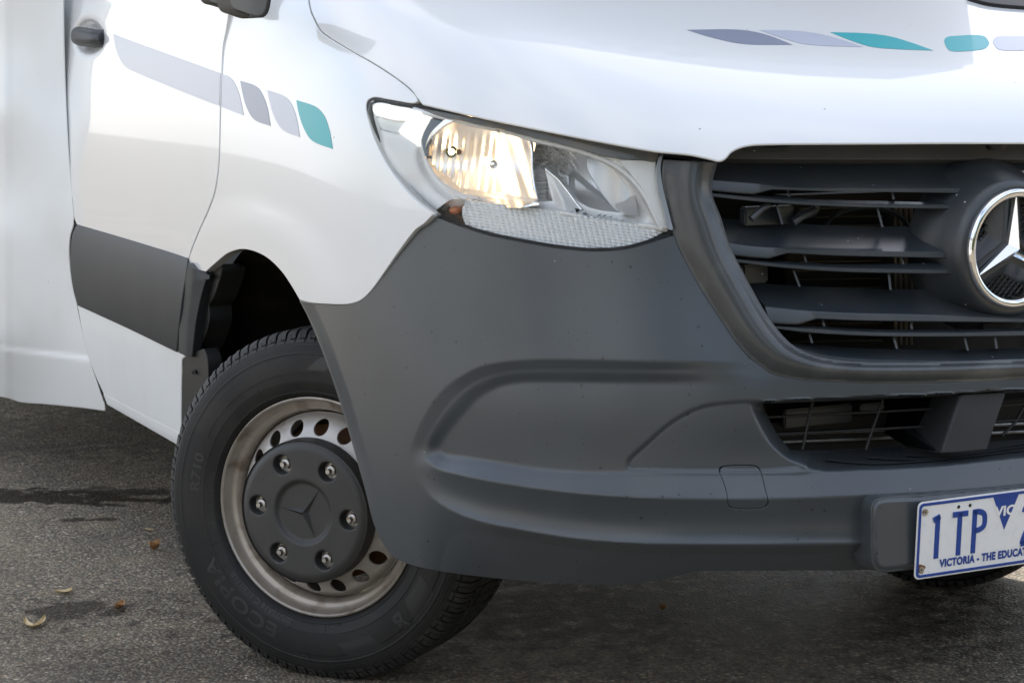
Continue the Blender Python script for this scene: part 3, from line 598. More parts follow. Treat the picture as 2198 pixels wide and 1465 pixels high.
def make_wheel():
    w = empty('wheel', (0, 0, 0), VAN)
    tyre = lathe('tyre', PROF, M['tyre'], w, 180, 30)
    # tread: shoulder blocks and centre blocks, all moulded in one
    V, F = [], []; NB = 92; rnd = random.Random(4)
    def block(sec, a0, a1, skew=0.0, taper=.0):
        b = len(V); k = len(sec)
        for e, a in ((0, a0), (1, a1)):
            for (r, ww) in sec: aa = a+skew*(ww+.1)*12; V.append((r*math.cos(aa), r*math.sin(aa), ww))
        F.append(tuple(range(b, b+k))[::-1]); F.append(tuple(range(b+k, b+2*k)))
        for i in range(k): F.append((b+i, b+(i+1) % k, b+k+(i+1) % k, b+k+i))
    p = 2*math.pi/NB
    for i in range(NB):
        a = i*p
        big = [(.340, .0028), (.3495, -.0035), (.3555, -.0135), (.3572, -.026), (.3572, -.047), (.346, -.049), (.338, -.02)]
        block(big, a, a+p*.40); low = [(.338, .0040), (.3455, -.0012), (.3525, -.0100), (.3566, -.024), (.3572, -.047), (.346, -.049), (.336, -.02)]
        block(low, a+p*.44, a+p*.80)
        block([(.331, .0088), (.3375, .0044), (.339, -.004), (.334, -.004)], a+p*.02, a+p*.78)
        q = [(r, -.207-ww) for r, ww in big][::-1]; block(q, a+p*.1, a+p*.80)
        for c, wd, sk in ((-.066, .0135, .02), (-.1035, .017, -.02), (-.141, .0135, .02)):
            block([(.346, c-wd), (.346, c+wd), (.3573, c+wd-.001), (.3573, c-wd+.001)][::-1], a+p*.05, a+p*.88, sk)
    mesh('tread', V, F, M['tread'], w, True, None, 30)
    # rim
    lathe('rim', [(.214, -.02), (.2212, -.006), (.2232, .0010), (.2225, .0062), (.2196, .0078), (.2164, .0052), (.2135, -.0050), (.2095, -.0115), (.2040, -.0150), (.1995, -.0160), (.1960, -.0190), (.1925, -.0280), (.1900, -.0420), (.1885, -.060), (.184, -.085), (.184, -.15), (.205, -.19), (.215, -.20)], M['steel'], w, 144, 30)
    dz = Spl([.09, .120, .135, .150, .162, .172, .180, .1865], [.040, .036, .0200, .0085, .0010, -.0080, -.0190, -.034])
    drilled('wheel_disc', circle(0, 0, .1865, 150), [circle(0, 0, .118, 80)]+[circle(.1615*math.cos(R(66.4+20*k)), .1615*math.sin(R(66.4+20*k)), .0165, 26) for k in range(18)], .0055, lambda r: dz(r), M['disc'], w, .005, 40, .0012)
    lathe('brake_disc', [(.02, -.06), (.150, -.062), (.158, -.066), (.158, -.09)], mat('rusty_brake', (.16, .075, .035), .7, metal=.3), w, 60)
    # cap
    H = .0585
    def cz(r): return np.where(r > .122, H-.006*((np.maximum(r, .122)-.122)/.016)**2.2, np.where(r < .067, H-.0085*sstep(.0665, .0555, r), H))
    cp_ = drilled('hub_cap', circle(0, 0, .1395, 120), [circle(.1025*math.cos(R(57+60*k)), .1025*math.sin(R(57+60*k)), .0222, 36) for k in range(6)], .0034, cz, M['cap'], w, .030, 35, .003)
    for v in cp_.data.vertices:                       # skirt flares a little towards the wheel
        r = math.hypot(v.co.x, v.co.y)
        if r > .1405 and v.co.z < .045: v.co.x *= 1.01; v.co.y *= 1.01
    lathe('cap_skirt', [(.1422, .0535), (.1436, .045), (.1442, .020), (.130, .018)], M['cap'], w, 120)
    V, F = [(0, 0, H-.0005)], []
    for k in range(3):
        a = R(55+120*k); r = .0555; b = R(55+60+120*k)
        V.append((r*math.cos(a), r*math.sin(a), H-.0080)); V.append((.0085*math.cos(b), .0085*math.sin(b), H-.0088))
    for k in range(3): t_, l_, r_ = 1+2*k, 2+2*((k+2) % 3), 2+2*k; F += [(0, l_, t_), (0, t_, r_)]
    mesh('cap_star', V, F, M['cap'], w, False)
    for k in range(6):
        c, s_ = .1025*math.cos(R(57+60*k)), .1025*math.sin(R(57+60*k))
        bm = bmesh.new()
        def cyl(r, z0, z1, seg, r2=None, rot=0): bmesh.ops.create_cone(bm, cap_ends=True, segments=seg, radius1=r, radius2=r if r2 is None else r2, depth=z1-z0, matrix=Matrix.Translation((c, s_, (z0+z1)/2)) @ Matrix.Rotation(rot, 4, 'Z'))
        cyl(.0215, .0290, .0325, 28, .0195); cyl(.0160, .0315, .0365, 28, .0150); cyl(.0118, .036, .0470, 6, .0112, k*.5); cyl(.0102, .0468, .0486, 18, .0065); cyl(.0056, .047, .0570, 16, .0046)
        me = bpy.data.meshes.new('wheel_nut'); bm.to_mesh(me); bm.free(); o = link('wheel_nut', me, M['nut'], w); me.set_sharp_from_angle(angle=R(30))
    # moulded lettering, reading clockwise with its head outwards
    def letters(s, size, rad, deg, bold=0, sp=1.0, sx=1.0, m='letter', rise=.0007):
        V, F = text_mesh(s, size, bold, 'CENTER', sp); P_ = []
        for x, y, _ in V:
            r = rad+y; a = R(deg)-x*sx/rad; P_.append((r*math.cos(a), r*math.sin(a), float(wall_w(r))+rise))
        bm = bmesh.new(); vs = [bm.verts.new(p) for p in P_]
        for f in F:
            try: bm.faces.new([vs[i] for i in f])
            except ValueError: pass
        bmesh.ops.triangulate(bm, faces=bm.faces[:]); e = bmesh.ops.extrude_face_region(bm, geom=bm.faces[:])
        for v in e['geom']:
            if isinstance(v, bmesh.types.BMVert): v.co.z -= .0016
        bmesh.ops.recalc_face_normals(bm, faces=bm.faces[:]); me = bpy.data.meshes.new('tyre_lettering'); bm.to_mesh(me); bm.free(); link('tyre_lettering', me, M[m], tyre, False)
    letters('ECOPIA', .040, .2600, -130, .0010, 1.12, 1.35); letters('R710', .030, .264, 169, .0006, 1.05, 1.2)
    letters('205/75R16 C 113/111R', .0165, .2360, -122, .0003, 1.05); letters('LIGHT TRUCK', .0125, .2375, 103, .0001, 1.1, 1.15)
    letters('TUBELESS', .0115, .2365, -170, .0001, 1.05, 1.1); letters('RADIAL', .0115, .2365, 172, .0001, 1.05); letters('B', .046, .268, -46, .002, 1, .9, 'letter', .0008)
    letters('R71047', .0085, .2345, -94); letters('B006971-1', .0085, .2345, -80)
    def ridge(a0, a1, r0, r1, n=14, th=.0007):      # thin moulded line
        rows = []
        for t in np.linspace(0, 1, n):
            a = R(a0+(a1-a0)*t); r = r0+(r1-r0)*t; ww = float(wall_w(r)); d = np.array([math.cos(a), math.sin(a), 0]); e = np.array([-d[1], d[0], 0]) if abs(a1-a0) < abs(r1-r0)*100 else d
            b = np.array([r*math.cos(a), r*math.sin(a), ww]); rows.append([b-e*th+[0, 0, -.0005], b+[0, 0, th*1.1], b+e*th+[0, 0, -.0005]])
        loft('mould_line', rows, M['letter'], tyre)
    ridge(84, 152, .272, .272, 40); ridge(118, 118, .2365, .262); ridge(-158, -158, .236, .262); ridge(-146, -146, .236, .258); ridge(-103, -103, .234, .255); ridge(-84, -84, .234, .256); ridge(-152, -152, .30, .312); ridge(-92, -92, .296, .312); ridge(-78, -60, .303, .303, 20); ridge(-112, -92, .300, .300, 20)
    # smooth flat panels moulded into the wall
    def patch(a0, a1, r0, r1, sk=4):
        rows = [[(r*math.cos(R(a)+R(sk)*(r-r0)/(r1-r0)), r*math.sin(R(a)+R(sk)*(r-r0)/(r1-r0)), float(wall_w(r))+.0006) for a in np.linspace(a0, a1, 22)] for r in np.linspace(r0, r1, 8)]
        loft('mould_panel', rows, M['letter'], tyre)
    patch(-78, -62, .272, .3045, 4); patch(-38, -24, .262, .3045, -4); patch(84, 92, .278, .306, -6)
    return w
STEER = R(39.19); CB = R(.74)
ax = np.array([-math.cos(STEER)*math.cos(CB), -math.sin(STEER)*math.cos(CB), math.sin(CB)]); e1 = np.array([math.sin(STEER), -math.cos(STEER), 0]); e2 = np.cross(ax, e1)
wheel = make_wheel()
wheel.matrix_world = Matrix([[e1[0], e2[0], ax[0], -.9142], [e1[1], e2[1], ax[1], .9823], [e1[2], e2[2], ax[2], .3490], [0, 0, 0, 1]])
w2 = wheel.copy(); S.collection.objects.link(w2); w2.parent = VAN
for ch in list(wheel.children):
    c = ch.copy(); S.collection.objects.link(c); c.parent = w2
A2 = R(30); a2 = np.array([math.cos(A2), math.sin(A2), 0]); f1 = np.array([-a2[1], a2[0], 0])
w2.matrix_world = Matrix([[f1[0], 0, a2[0], .80], [f1[1], 0, a2[1], 1.10], [0, 1, 0, .3545], [0, 0, 0, 1]])
# --- headlight ---
def clear_mat(name, tint=(1, 1, 1), bump=None):
    m = bpy.data.materials.new(name); m.use_nodes = True; n = m.node_tree; n.nodes.clear(); l = n.links.new
    tr = n.nodes.new('ShaderNodeBsdfTransparent'); tr.inputs[0].default_value = (*tint, 1); g = n.nodes.new('ShaderNodeBsdfGlossy'); g.inputs['Roughness'].default_value = .02
    f = n.nodes.new('ShaderNodeFresnel'); f.inputs['IOR'].default_value = 1.22; mx = n.nodes.new('ShaderNodeMixShader'); o = n.nodes.new('ShaderNodeOutputMaterial')
    l(f.outputs[0], mx.inputs[0]); l(tr.outputs[0], mx.inputs[1]); l(g.outputs[0], mx.inputs[2]); l(mx.outputs[0], o.inputs[0]); return m
M['lens'] = clear_mat('clear_lens', (.97, .98, .98))
M['mirror'] = mat('reflector', (.88, .88, .88), .10, metal=1); M['mirror2'] = mat('brushed_reflector', (.90, .91, .92), .32, metal=.5, coat=.3)
M['mirror_flute'] = mat('facetted_reflector', (.90, .89, .87), .30, metal=.9)
M['bezel'] = mat('satin_silver_bezel', (.93, .93, .92), .45, metal=.05, coat=.5)
M['greyband'] = mat('grey_lamp_housing', (.12, .125, .125), .35, coat=.4, noise=[((.17, .15, .12), 30, .5, .7)])
M['prism'] = mat('clear_prism_plate', (.88, .90, .91), .20, metal=.2, coat=.5)
M['amber'] = mat('amber_bulb', (.55, .14, .02), .2, coat=.5)
M['milk'] = mat('light_guide', (.80, .82, .82), .08, coat=1, emis=(1, .97, .90), estr=.35)
M['bulb'] = mat('lit_bulb', (1, .85, .6), .3, emis=(1, .66, .34), estr=8)
M['glow'] = mat('lit_halogen', (1, .9, .7), .3, emis=(1, .80, .52), estr=22)
HL = empty('headlight', (0, 0, 0), VAN)
lens_o = [(795.5, 219), (791, 234), (795.5, 264), (812, 311), (836, 358), (870, 404), (902, 436), (933, 458.5, 1), (976, 479.5), (1043, 501), (1144, 521.5), (1211, 531.6), (1279, 536.5), (1339, 532.5), (1380, 522.5), (1413, 511.5), (1443, 500, 1), (1439, 486), (1429, 452), (1416, 402), (1411.5, 362), (1413, 341), (1420, 331, 1), (1410, 326), (1245, 298), (1077, 265), (976, 245), (908, 232), (841, 221), (810, 215.5)]
LENS = curve(lens_o, True, 6)
FH_ = Field((760, 190, 1470, 560), t_body, 5, 0)
def fh(d): return lambda x, y: FH_(x, y)+d
def shrink(c, k):
    tg = np.roll(c, -1, 0)-np.roll(c, 1, 0); nr = np.stack([tg[:, 1], -tg[:, 0]], 1); nr /= np.linalg.norm(nr, axis=1)[:, None]
    ar = (c[:, 0]*np.roll(c[:, 1], -1)-np.roll(c[:, 0], -1)*c[:, 1]).sum(); return c-nr*k*(1 if ar > 0 else -1)
panel('lens', LENS, fh(-.002), M['lens'], HL, step=9, flange=.006, rnd=.002)
# dark seal all round, and the deep housing behind
seal = shrink(LENS, -7.5)
panel('lamp_seal', seal, fh(.012), M['gap'], HL, step=8, flange=.03, holes=[shrink(LENS, 3.5)], rnd=.001)
panel('lamp_housing', shrink(LENS, -6), fh(.14), M['gap'], HL, step=14, flange=0)
rw = [at(c[:, 0], c[:, 1], fh(d)(c[:, 0], c[:, 1])) for c, d in ((shrink(LENS, -1), .012), (shrink(LENS, -2), .14))]
loft('lamp_side_wall', [list(r)+[r[0]] for r in rw], M['greyband'], HL)
# bezel: satin shell with the lamp chamber cut out of it
chamber = [(961, 261), (1000, 268.5), (1086, 288), (1144, 304), (1200, 317), (1255, 334), (1298, 352), (1330, 377), (1351, 412), (1362, 456, 1), (1336, 457), (1292, 453), (1263, 446, 1), (1236, 430), (1214, 405), (1194, 381), (1170, 361.5, 1), (1178, 395), (1187, 432, 1), (1150, 434), (1105, 437), (1067, 431), (1028, 424.5), (990, 415), (961.6, 398.8), (942, 381), (927, 362), (919.5, 341), (920.5, 322), (929, 295.6), (944, 274.5)]
CH = curve(chamber, True, 5)
TEAR = curve([(866, 228), (935, 248), (1010, 266), (1090, 283.5), (1150, 301), (1215, 316), (1270, 333), (1320, 356), (1360, 389), (1386, 425), (1405, 464), (1418, 490)], False, 8)
indic = [(936, 457, 1), (950, 443), (968, 430), (985, 428), (1000, 433.5), (1050, 441), (1145, 452), (1200, 460), (1255, 471.5), (1280, 479), (1330, 484), (1400, 490.5), (1425, 497, 1), (1400, 509), (1378, 518), (1338, 528), (1279, 532), (1211, 527), (1144, 517), (1043, 497), (976, 476)]
IND = curve(indic, True, 5)
def t_bezel(px, py):
    dC = pdist(CH, px, py, True); dT = pdist(TEAR, px, py); yT = np.interp(px, TEAR[:, 0], TEAR[:, 1]); above = py < yT
    d = .022+.022*sstep(34, 0, dC)
    d = np.where(above, .012+.010*sstep(30, 0, dT), d)
    d = d-.012*np.exp(-(dT/3.4)**2)
    left = sstep(985, 870, px)*(1-above); return FH_(px, py)+d-.010*left*sstep(60, 20, abs(py-345))
FBZ = Field((770, 200, 1460, 550), t_bezel, 3, 1)
bez = [(800, 226), (797, 240), (803, 270), (818, 312), (842, 358), (875, 403), (906, 433), (932, 453, 1), (948, 440), (967, 427.5), (986, 425.5), (1050, 438), (1145, 449), (1200, 457), (1258, 469), (1283, 476), (1330, 481), (1400, 487.5), (1436, 497, 1), (1434, 484), (1424, 452), (1411, 402), (1407, 362), (1408, 342), (1404, 330, 1), (1245, 302), (1077, 269.5), (976, 249.5), (908, 236), (841, 225), (815, 221)]
panel('bezel', bez, FBZ, M['bezel'], HL, step=5, holes=[CH], flange=.045, rnd=.0012, bstep=4)
# grey shelf along the upper edge of the lamp
shelf = [(905, 234, 1), (976, 246.5), (1077, 266.5), (1245, 299.5), (1412, 328, 1), (1409, 345), (1380, 343), (1310, 336), (1235, 316), (1160, 297), (1075, 277), (985, 257), (940, 247)]
panel('lamp_shelf', shelf, fh(.006), M['greyband'], HL, step=6, flange=.008, rnd=.001)
panel('lamp_shelf_end', [(1330, 345, 1), (1380, 345.5), (1406, 348, 1), (1408, 385), (1417, 430), (1426, 465), (1433, 490, 1), (1421, 486), (1407, 455), (1388, 418), (1362, 382)], fh(.009), M['bezel'], HL, step=6, flange=.008, rnd=.001)
panel('lamp_inner_rim', [(1414, 340, 1), (1420, 334), (1417, 362), (1422, 402), (1434, 452), (1444, 492, 1), (1436, 492), (1426, 452), (1413, 402), (1410, 362)], fh(-.004), mat('blue_grey_edge', (.25, .28, .31), .25, coat=1), HL, step=5, flange=.01, rnd=.001)
def strip(name, c, fn, r, m, parent, lift=0):
    P_ = at(c[:, 0], c[:, 1], fn(c[:, 0], c[:, 1])+lift); return tube(name, P_, r, m, parent, 8)
strip('chrome_line', TEAR[3:], FBZ, .0046, M['bezel'], HL, -.001)
strip('chrome_line', curve([(905, 300), (918, 350), (945, 391), (985, 420), (1030, 432), (1090, 440), (1145, 447), (1200, 455), (1240, 464), (1270, 474), (1330, 479.5), (1400, 486), (1430, 494)], False, 6), FBZ, .0042, M['bezel'], HL, -.003)
strip('chrome_line', curve([(1172, 364), (1196, 384), (1216, 408), (1240, 440), (1262, 462), (1290, 472), (1340, 478), (1400, 485)], False, 6), FBZ, .0022, M['chrome'], HL, -.002)
ringc = curve([(985, 263), (961, 262), (943, 276), (928, 298), (919, 325), (919, 345), (927, 364), (942, 383), (962, 400), (990, 417), (1028, 427)], False, 5)
strip('chamber_rim', ringc, FBZ, .0034, M['bezel'], HL, -.001)
# low beam bowl, with vertical flutes on its left side
def t_low(px, py):
    u = (px-1050)/115; v = (py-352)/85; rr = u*u+v*v
    d = .112-.060*np.clip(rr, 0, 1.6); fl = np.abs(((px+.12*(py-350)-918)/17.0) % 1-.5)*2
    d = d+.0045*fl*sstep(1075, 1040, px)*sstep(-.9, -.5, v)*sstep(.80, .70, v)
    d = d-.020*sstep(402, 410, py-.14*(px-990)-2) + .0016*np.sin((px-.3*(py-350))/5.5)*sstep(1060, 1080, px)+.02*np.sin((px-1060)/30.)*sstep(1060, 1085, px)*0
    return FH_(px, py)+d
low = [(955, 255, 1), (1144, 300), (1150, 310, 1), (1143, 345), (1145, 385), (1150, 415), (1158, 440, 1), (1100, 446), (1020, 432), (960, 408), (925, 372), (912, 335), (922, 290)]
panel('low_beam_reflector', low, Field((890, 235, 1180, 465), t_low, 2, 0), M['mirror_flute'], HL, step=3.5, bstep=4, flange=.0)
def t_high(px, py):
    u = (px-1205)/150; v = (py-385)/95; d = .115-.05*np.clip(u*u+v*v, 0, 2)
    ang = np.arctan2(py-400, px-1160); rad = np.hypot(px-1160, py-400)
    cell = (np.abs((rad/11) % 1-.5)+np.abs((ang*14) % 1-.5))*sstep(1245, 1215, px)*sstep(376, 366, py-.2*(px-1200)); strip_ = np.abs((py/9) % 1-.5)*sstep(1178, 1172, px)
    d = d+.009*cell+.008*strip_+.022*sstep(0, 14, (py-372-.85*(px-1240)))*sstep(1220, 1235, px)
    d = d-.014*sstep(0, 26, px-1255-.42*(py-330))
    return FH_(px, py)+d
high = [(1143, 300, 1), (1205, 314), (1262, 333), (1305, 351), (1338, 376), (1360, 412), (1370, 462, 1), (1260, 456), (1190, 442), (1150, 440, 1), (1146, 400), (1141, 350)]
panel('high_beam_reflector', high, Field((1120, 285, 1390, 475), t_high, 2, 0), M['mirror2'], HL, step=3.5, bstep=4, flange=0)
panel('high_beam_visor', [(1262, 335, 1), (1300, 353), (1331, 378), (1350, 412), (1361, 455, 1), (1330, 455), (1300, 425), (1280, 395), (1262, 362)], Field((1250, 325, 1375, 465), lambda x, y: FH_(x, y)+.075-.03*sstep(1270, 1360, x), 3), mat('smoked_reflector', (.62, .66, .70), .30, metal=.5), HL, step=5, flange=.01)
strip('reflector_divider', curve([(1139, 303), (1142, 330), (1142, 360), (1146, 395), (1153, 428)], False, 5), fh(.045), .0035, M['mirror'], HL)
# bulbs
def ball(name, px, py, d, r, m, sq=(1, 1, 1)):
    bm = bmesh.new(); bmesh.ops.create_uvsphere(bm, u_segments=20, v_segments=12, radius=r, matrix=Matrix.Diagonal((*sq, 1)))
    p = at(np.array(float(px)), np.array(float(py)), FH_(np.array([float(px)]), np.array([float(py)]))[0]+d); me = bpy.data.meshes.new(name); bm.to_mesh(me); bm.free()
    o = link(name, me, m, HL); o.location = p; return o
ball('daytime_bulb', 969, 326, .068, .0052, M['bulb']); 
tube('bulb_holder', [at(np.array(969.), np.array(326.), FH_(np.array([969.]), np.array([326.]))[0]+k) for k in (.074, .10)], [.010, .012], M['mirror'], HL, 16)
tube('bulb_tip', [at(np.array(985.), np.array(326.), FH_(np.array([985.]), np.array([326.]))[0]+k) for k in (.048, .062)], [.0045, .0055], mat('brown_bulb_tip', (.22, .13, .07), .3, metal=.6), HL, 14)
ball('screw', 956, 286, .060, .0062, M['greyband']); ball('low_beam_bulb', 1046, 347, .088, .0075, M['bulb'], (1.5, 1, 1)); ball('bulb_cap', 1060, 353, .072, .0085, M['mirror'])
ball('indicator_bulb', 978, 452, .040, .0085, M['amber'], (1.3, 1.3, .9))
panel('indicator_reflector', [(938, 455, 1), (952, 440), (970, 429), (995, 432), (1012, 445), (1004, 470), (980, 476), (955, 467)], Field((925, 415, 1030, 490), lambda x, y: FH_(x, y)+.05+.006*np.abs(((x+y)/13) % 1-.5), 2), mat('amber_reflection', (.50, .24, .10), .16, metal=.9), HL, step=4, flange=0)
def t_ind(px, py):
    a = np.abs(((px-.25*py)/11.5) % 1-.5)*2; b = np.abs(((py-.12*px)/6.4) % 1-.5)*2
    return FH_(px, py)+.015+.0035*a+.0030*b-.0015*a*b
IND2 = curve([(1000, 431, 1), (1050, 436), (1145, 446), (1200, 453), (1255, 464), (1280, 471), (1330, 476.5), (1400, 484), (1430, 494, 1), (1400, 509), (1378, 518), (1338, 528), (1279, 532), (1211, 527), (1144, 517), (1043, 497), (1000, 484, 1), (992, 458)], True, 4)
panel('indicator_lens', IND2, Field((980, 420, 1450, 545), t_ind, 1.5, 0), M['prism'], HL, step=2.3, bstep=2.5, flange=.012)
panel('indicator_cover', curve([(940, 456, 1), (952, 442), (969, 430), (985, 429), (1001, 434, 1), (993, 458), (1001, 483, 1), (976, 474)], True, 4), fh(.009), M['lens'], HL, step=6, flange=.004)
# light guide at the outer corner
panel('light_guide', [(803, 226), (800, 236), (806, 246, 1), (846, 256), (880, 254), (905, 243), (880, 236), (840, 229)], Field((785, 210, 925, 270), lambda x, y: FH_(x, y)+.010-.006*np.cos((y-242-.1*(x-850))/14), 3), M['milk'], HL, step=5, flange=.015, rnd=.002)
panel('light_guide', [(808, 252, 1), (850, 262), (872, 262, 1), (858, 280), (850, 285, 1), (815, 276, 1), (811, 264)], fh(.014), M['lens'], HL, step=5, flange=.012, rnd=.002)
panel('light_guide', [(874, 258, 1), (900, 251), (922, 253, 1), (905, 285), (897, 312, 1), (880, 300), (855, 282, 1)], fh(.016), M['milk'], HL, step=5, flange=.012, rnd=.002)
panel('lamp_cheek', [(925, 256, 1), (948, 262), (934, 282), (921, 306), (916, 338, 1), (908, 318), (906, 290)], fh(.020), mat('dark_blue_grey', (.10, .12, .15), .2, coat=.6), HL, step=5, flange=.01)

# --- glossy trim framing the grille ---
G_in = [(1538.5, 351), (1530, 379), (1526.6, 402), (1530, 426.5), (1545, 464), (1566, 529), (1590, 577), (1613.6, 621), (1647.7, 679), (1682, 723.5), (1706, 744), (1750, 764), (1818, 775), (1938, 778.5), (2198, 771), (2270, 768)]
G_out = [(1424, 344), (1421, 370), (1425, 410), (1433, 455), (1447, 505), (1461, 540), (1481, 579), (1511, 630), (1545, 681), (1572, 721.5), (1607, 762.5), (1637, 786.5), (1653, 798.5), (1706, 812.5), (1767, 817.5), (1870, 821.5), (2074, 818.5), (2198, 812.5), (2270, 808)]
cGi, cGo = curve(G_in, False, 6), curve(G_out, False, 6)
def t_trim(px, py):
    di, do = pdist(cGi, px, py), pdist(cGo, px, py); v = do/(di+do+1e-9)
    return FH2(px, py)+.004-.020*np.sin(np.pi*np.clip(v*.80, 0, 1))**1.0+.012*sstep(.70, 1, v)
FH2 = Field((1390, 300, 2300, 860), t_body, 6, 0)
trim = [(1424, 344, 1)]+[(x, y) for x, y in G_out[1:-1]]+[(2270, 808, 1), (2270, 768, 1)]+[(x, y) for x, y in G_in[::-1][1:-1]]+[(1537.5, 352, 1), (1490, 348)]
panel('grille_surround', trim, Field((1405, 330, 2290, 835), t_trim, 4, 1), M['gloss'], VAN, step=6, bstep=5, flange=.05, rnd=.002)
panel('joint_seal', [(1405, 330, 1), (1426, 335), (1540, 352, 1), (1548, 343), (1500, 338), (1413, 322, 1)], Field((1390, 310, 1560, 365), lambda x, y: FH2(x, y)+.03, 5), M['gap'], VAN, step=8, flange=.03)
strip('bumper_joint', shrink(np.vstack([cGo, cGo[-1:]+[30, 60], [[1400, 900]]]), 0)[:len(cGo)], lambda x, y: FH2(x, y)+.016, .007, M['gap'], VAN)
# --- grille ---
GR = empty('grille', (0, 0, 0), VAN)
def rowc(pts, d, n=60):
    c = curve(pts, False, 5); s = np.linspace(0, len(c)-1, n); x = np.interp(s, range(len(c)), c[:, 0]); y = np.interp(s, range(len(c)), c[:, 1])
    xs = np.linspace(c[0, 0], c[-1, 0], n); y = np.interp(xs, c[:, 0], c[:, 1]); return at(xs, y, FH2(xs, y)+d)
def blade(name, top, crease, bot, dtop, dmid, dcr, m):
    n = 70; xt = np.linspace(top[0][0], top[-1][0], n); A_, C_, B_ = curve(top, False, 5), curve(crease, False, 5), curve(bot, False, 3)
    def row(c, d):
        x = np.linspace(c[0, 0], c[-1, 0], n); y = np.interp(x, c[:, 0], c[:, 1]); return x, y, d
    (x0, y0, _), (x1, y1, _), (x2, y2, _) = row(A_, 0), row(C_, 0), row(B_, 0)
    rows = [at(x0, y0, FH2(x0, y0)+dtop+.03)]
    for k in np.linspace(0, 1, 9):
        x = x0+(x1-x0)*k; y = y0+(y1-y0)*k; rows.append(at(x, y, FH2(x, y)+dtop+(dcr-dtop)*k-(dmid)*math.sin(math.pi*k)))
    for k, d in ((.12, -.001), (.9, -.0005), (1.0, .001)):
        x = x1+(x2-x1)*k; y = y1+(y2-y1)*k; rows.append(at(x, y, FH2(x, y)+dcr+d))
    rows.append(at(x2, y2-2, FH2(x2, y2)+dcr+.055))
    return loft(name, rows, m, GR, sharp=28)
mg = M['plastic_in']
blade('grille_slat', [(1535, 338), (1700, 338), (2270, 340)], [(1527, 386), (1570, 390), (1631, 395), (1680, 401), (1767, 403.5), (2088, 403), (2090, 403)], [(1528, 409.5), (1575, 414), (1617, 417, 1), (1637, 412), (1657, 406.8, 1), (1750, 410), (2079, 415)], .088, -.013, .012, mg)
blade('grille_slat', [(1540, 468), (1665, 477), (1801, 484), (1972, 486), (2100, 484)], [(1564, 521), (1600, 527), (1665, 532), (1767, 536), (2033, 541)], [(1576, 548), (1610, 552), (1651, 554.5, 1), (1670, 549), (1692, 543, 1), (1780, 548), (2043, 554)], .088, -.013, .012, mg)
blade('grille_slat', [(1600, 605), (1716, 613), (1904, 620), (2060, 620), (2270, 615)], [(1642, 658), (1735, 667), (1835, 672), (2020, 676), (2270, 688)], [(1654, 693), (1680, 695), (1712, 696, 1), (1733, 690), (1753, 684, 1), (1850, 688), (2270, 692)], .088, -.013, .012, mg)
blade('grille_bar', [(1526, 410), (1631, 419), (1767, 428), (1904, 432), (2076, 436)], [(1527, 414), (1631, 425), (1767, 434), (1904, 438), (2073, 439)], [(1529, 422), (1631, 433), (1767, 442), (1904, 446), (2066, 449)], .032, -.001, .014, mg)
blade('grille_bar', [(1578, 551), (1665, 559), (1801, 567), (1930, 566), (2025, 563)], [(1581, 556), (1665, 565), (1801, 574), (1930, 577), (2054, 579)], [(1585, 563), (1665, 573), (1801, 583), (1930, 586), (2057, 587.5)], .032, -.001, .014, mg)
blade('grille_bar', [(1657, 695), (1733, 699), (1870, 706), (2040, 707), (2270, 703)], [(1660, 699), (1733, 704.5), (1870, 712), (2040, 713), (2270, 709)], [(1664, 705), (1733, 713), (1870, 720.7), (2040, 722), (2270, 719)], .032, -.001, .014, mg)
# lip under the bottom opening
blade('grille_lip', [(1690, 735), (1750, 740), (1850, 747), (2040, 750), (2270, 744)], [(1700, 742), (1760, 760), (1850, 770), (2040, 773), (2270, 767)], [(1708, 748), (1760, 770), (1850, 780), (2040, 782), (2270, 776)], .060, -.004, .016, mg)
# struts behind the bars
for (x0, y0, x1, y1) in ((1690, 407, 1695, 422), (1915, 410, 1919, 428), (1668, 440, 1680, 482), (1884, 447, 1895, 488), (1727, 547, 1731, 562), (1936, 552, 1940, 568), (1704, 580, 1717, 615), (1908, 585, 1912, 622), (1766, 686, 1770, 700), (1955, 688, 1958, 706), (1738, 716, 1744, 736), (1918, 720, 1926, 748), (2070, 720, 2078, 752), (2136, 720, 2140, 748)):
    rr = []
    for d in (.030, .085): rr.append([at(np.array(float(x)), np.array(float(y)), FH2(np.array([float(x)]), np.array([float(y)]))[0]+d) for x, y in ((x0-3, y0), (x0+2, y0), (x1+2, y1), (x1-3, y1))])
    loft('grille_strut', rr, mg, GR, True, 30, True)
# valance under the bonnet edge, latch slot and bump stop
M['valance'] = mat('valance_paint', (.085, .085, .085), .5, noise=[((.11, .105, .10), 12, .45, .75)])
panel('bonnet_valance', [(1545, 338, 1), (1560, 325), (1590, 300, 1), (2268, 298, 1), (2268, 341, 1), (1700, 340)], Field((1530, 285, 2290, 355), lambda x, y: FH2(x, y)+.055-.0002*(y-320), 6), M['valance'], VAN, step=9, flange=.02)
panel('latch_slot', [(1594, 300), (1596, 315), (1606, 321.5), (1650, 322), (1692, 319), (1701, 310), (1700, 300)], Field((1580, 285, 1715, 335), lambda x, y: FH2(x, y)+.049, 5), mg, VAN, step=5, flange=.012, holes=[[(1640, 304), (1642, 316), (1676, 316), (1690, 312), (1693, 304)]])
tube('bump_stop', [pt_y(2137, 300, .05), pt_y(2138, 316, .045), pt_y(2138, 321, .045)], [.018, .018, .014], M['black'], VAN, 16)
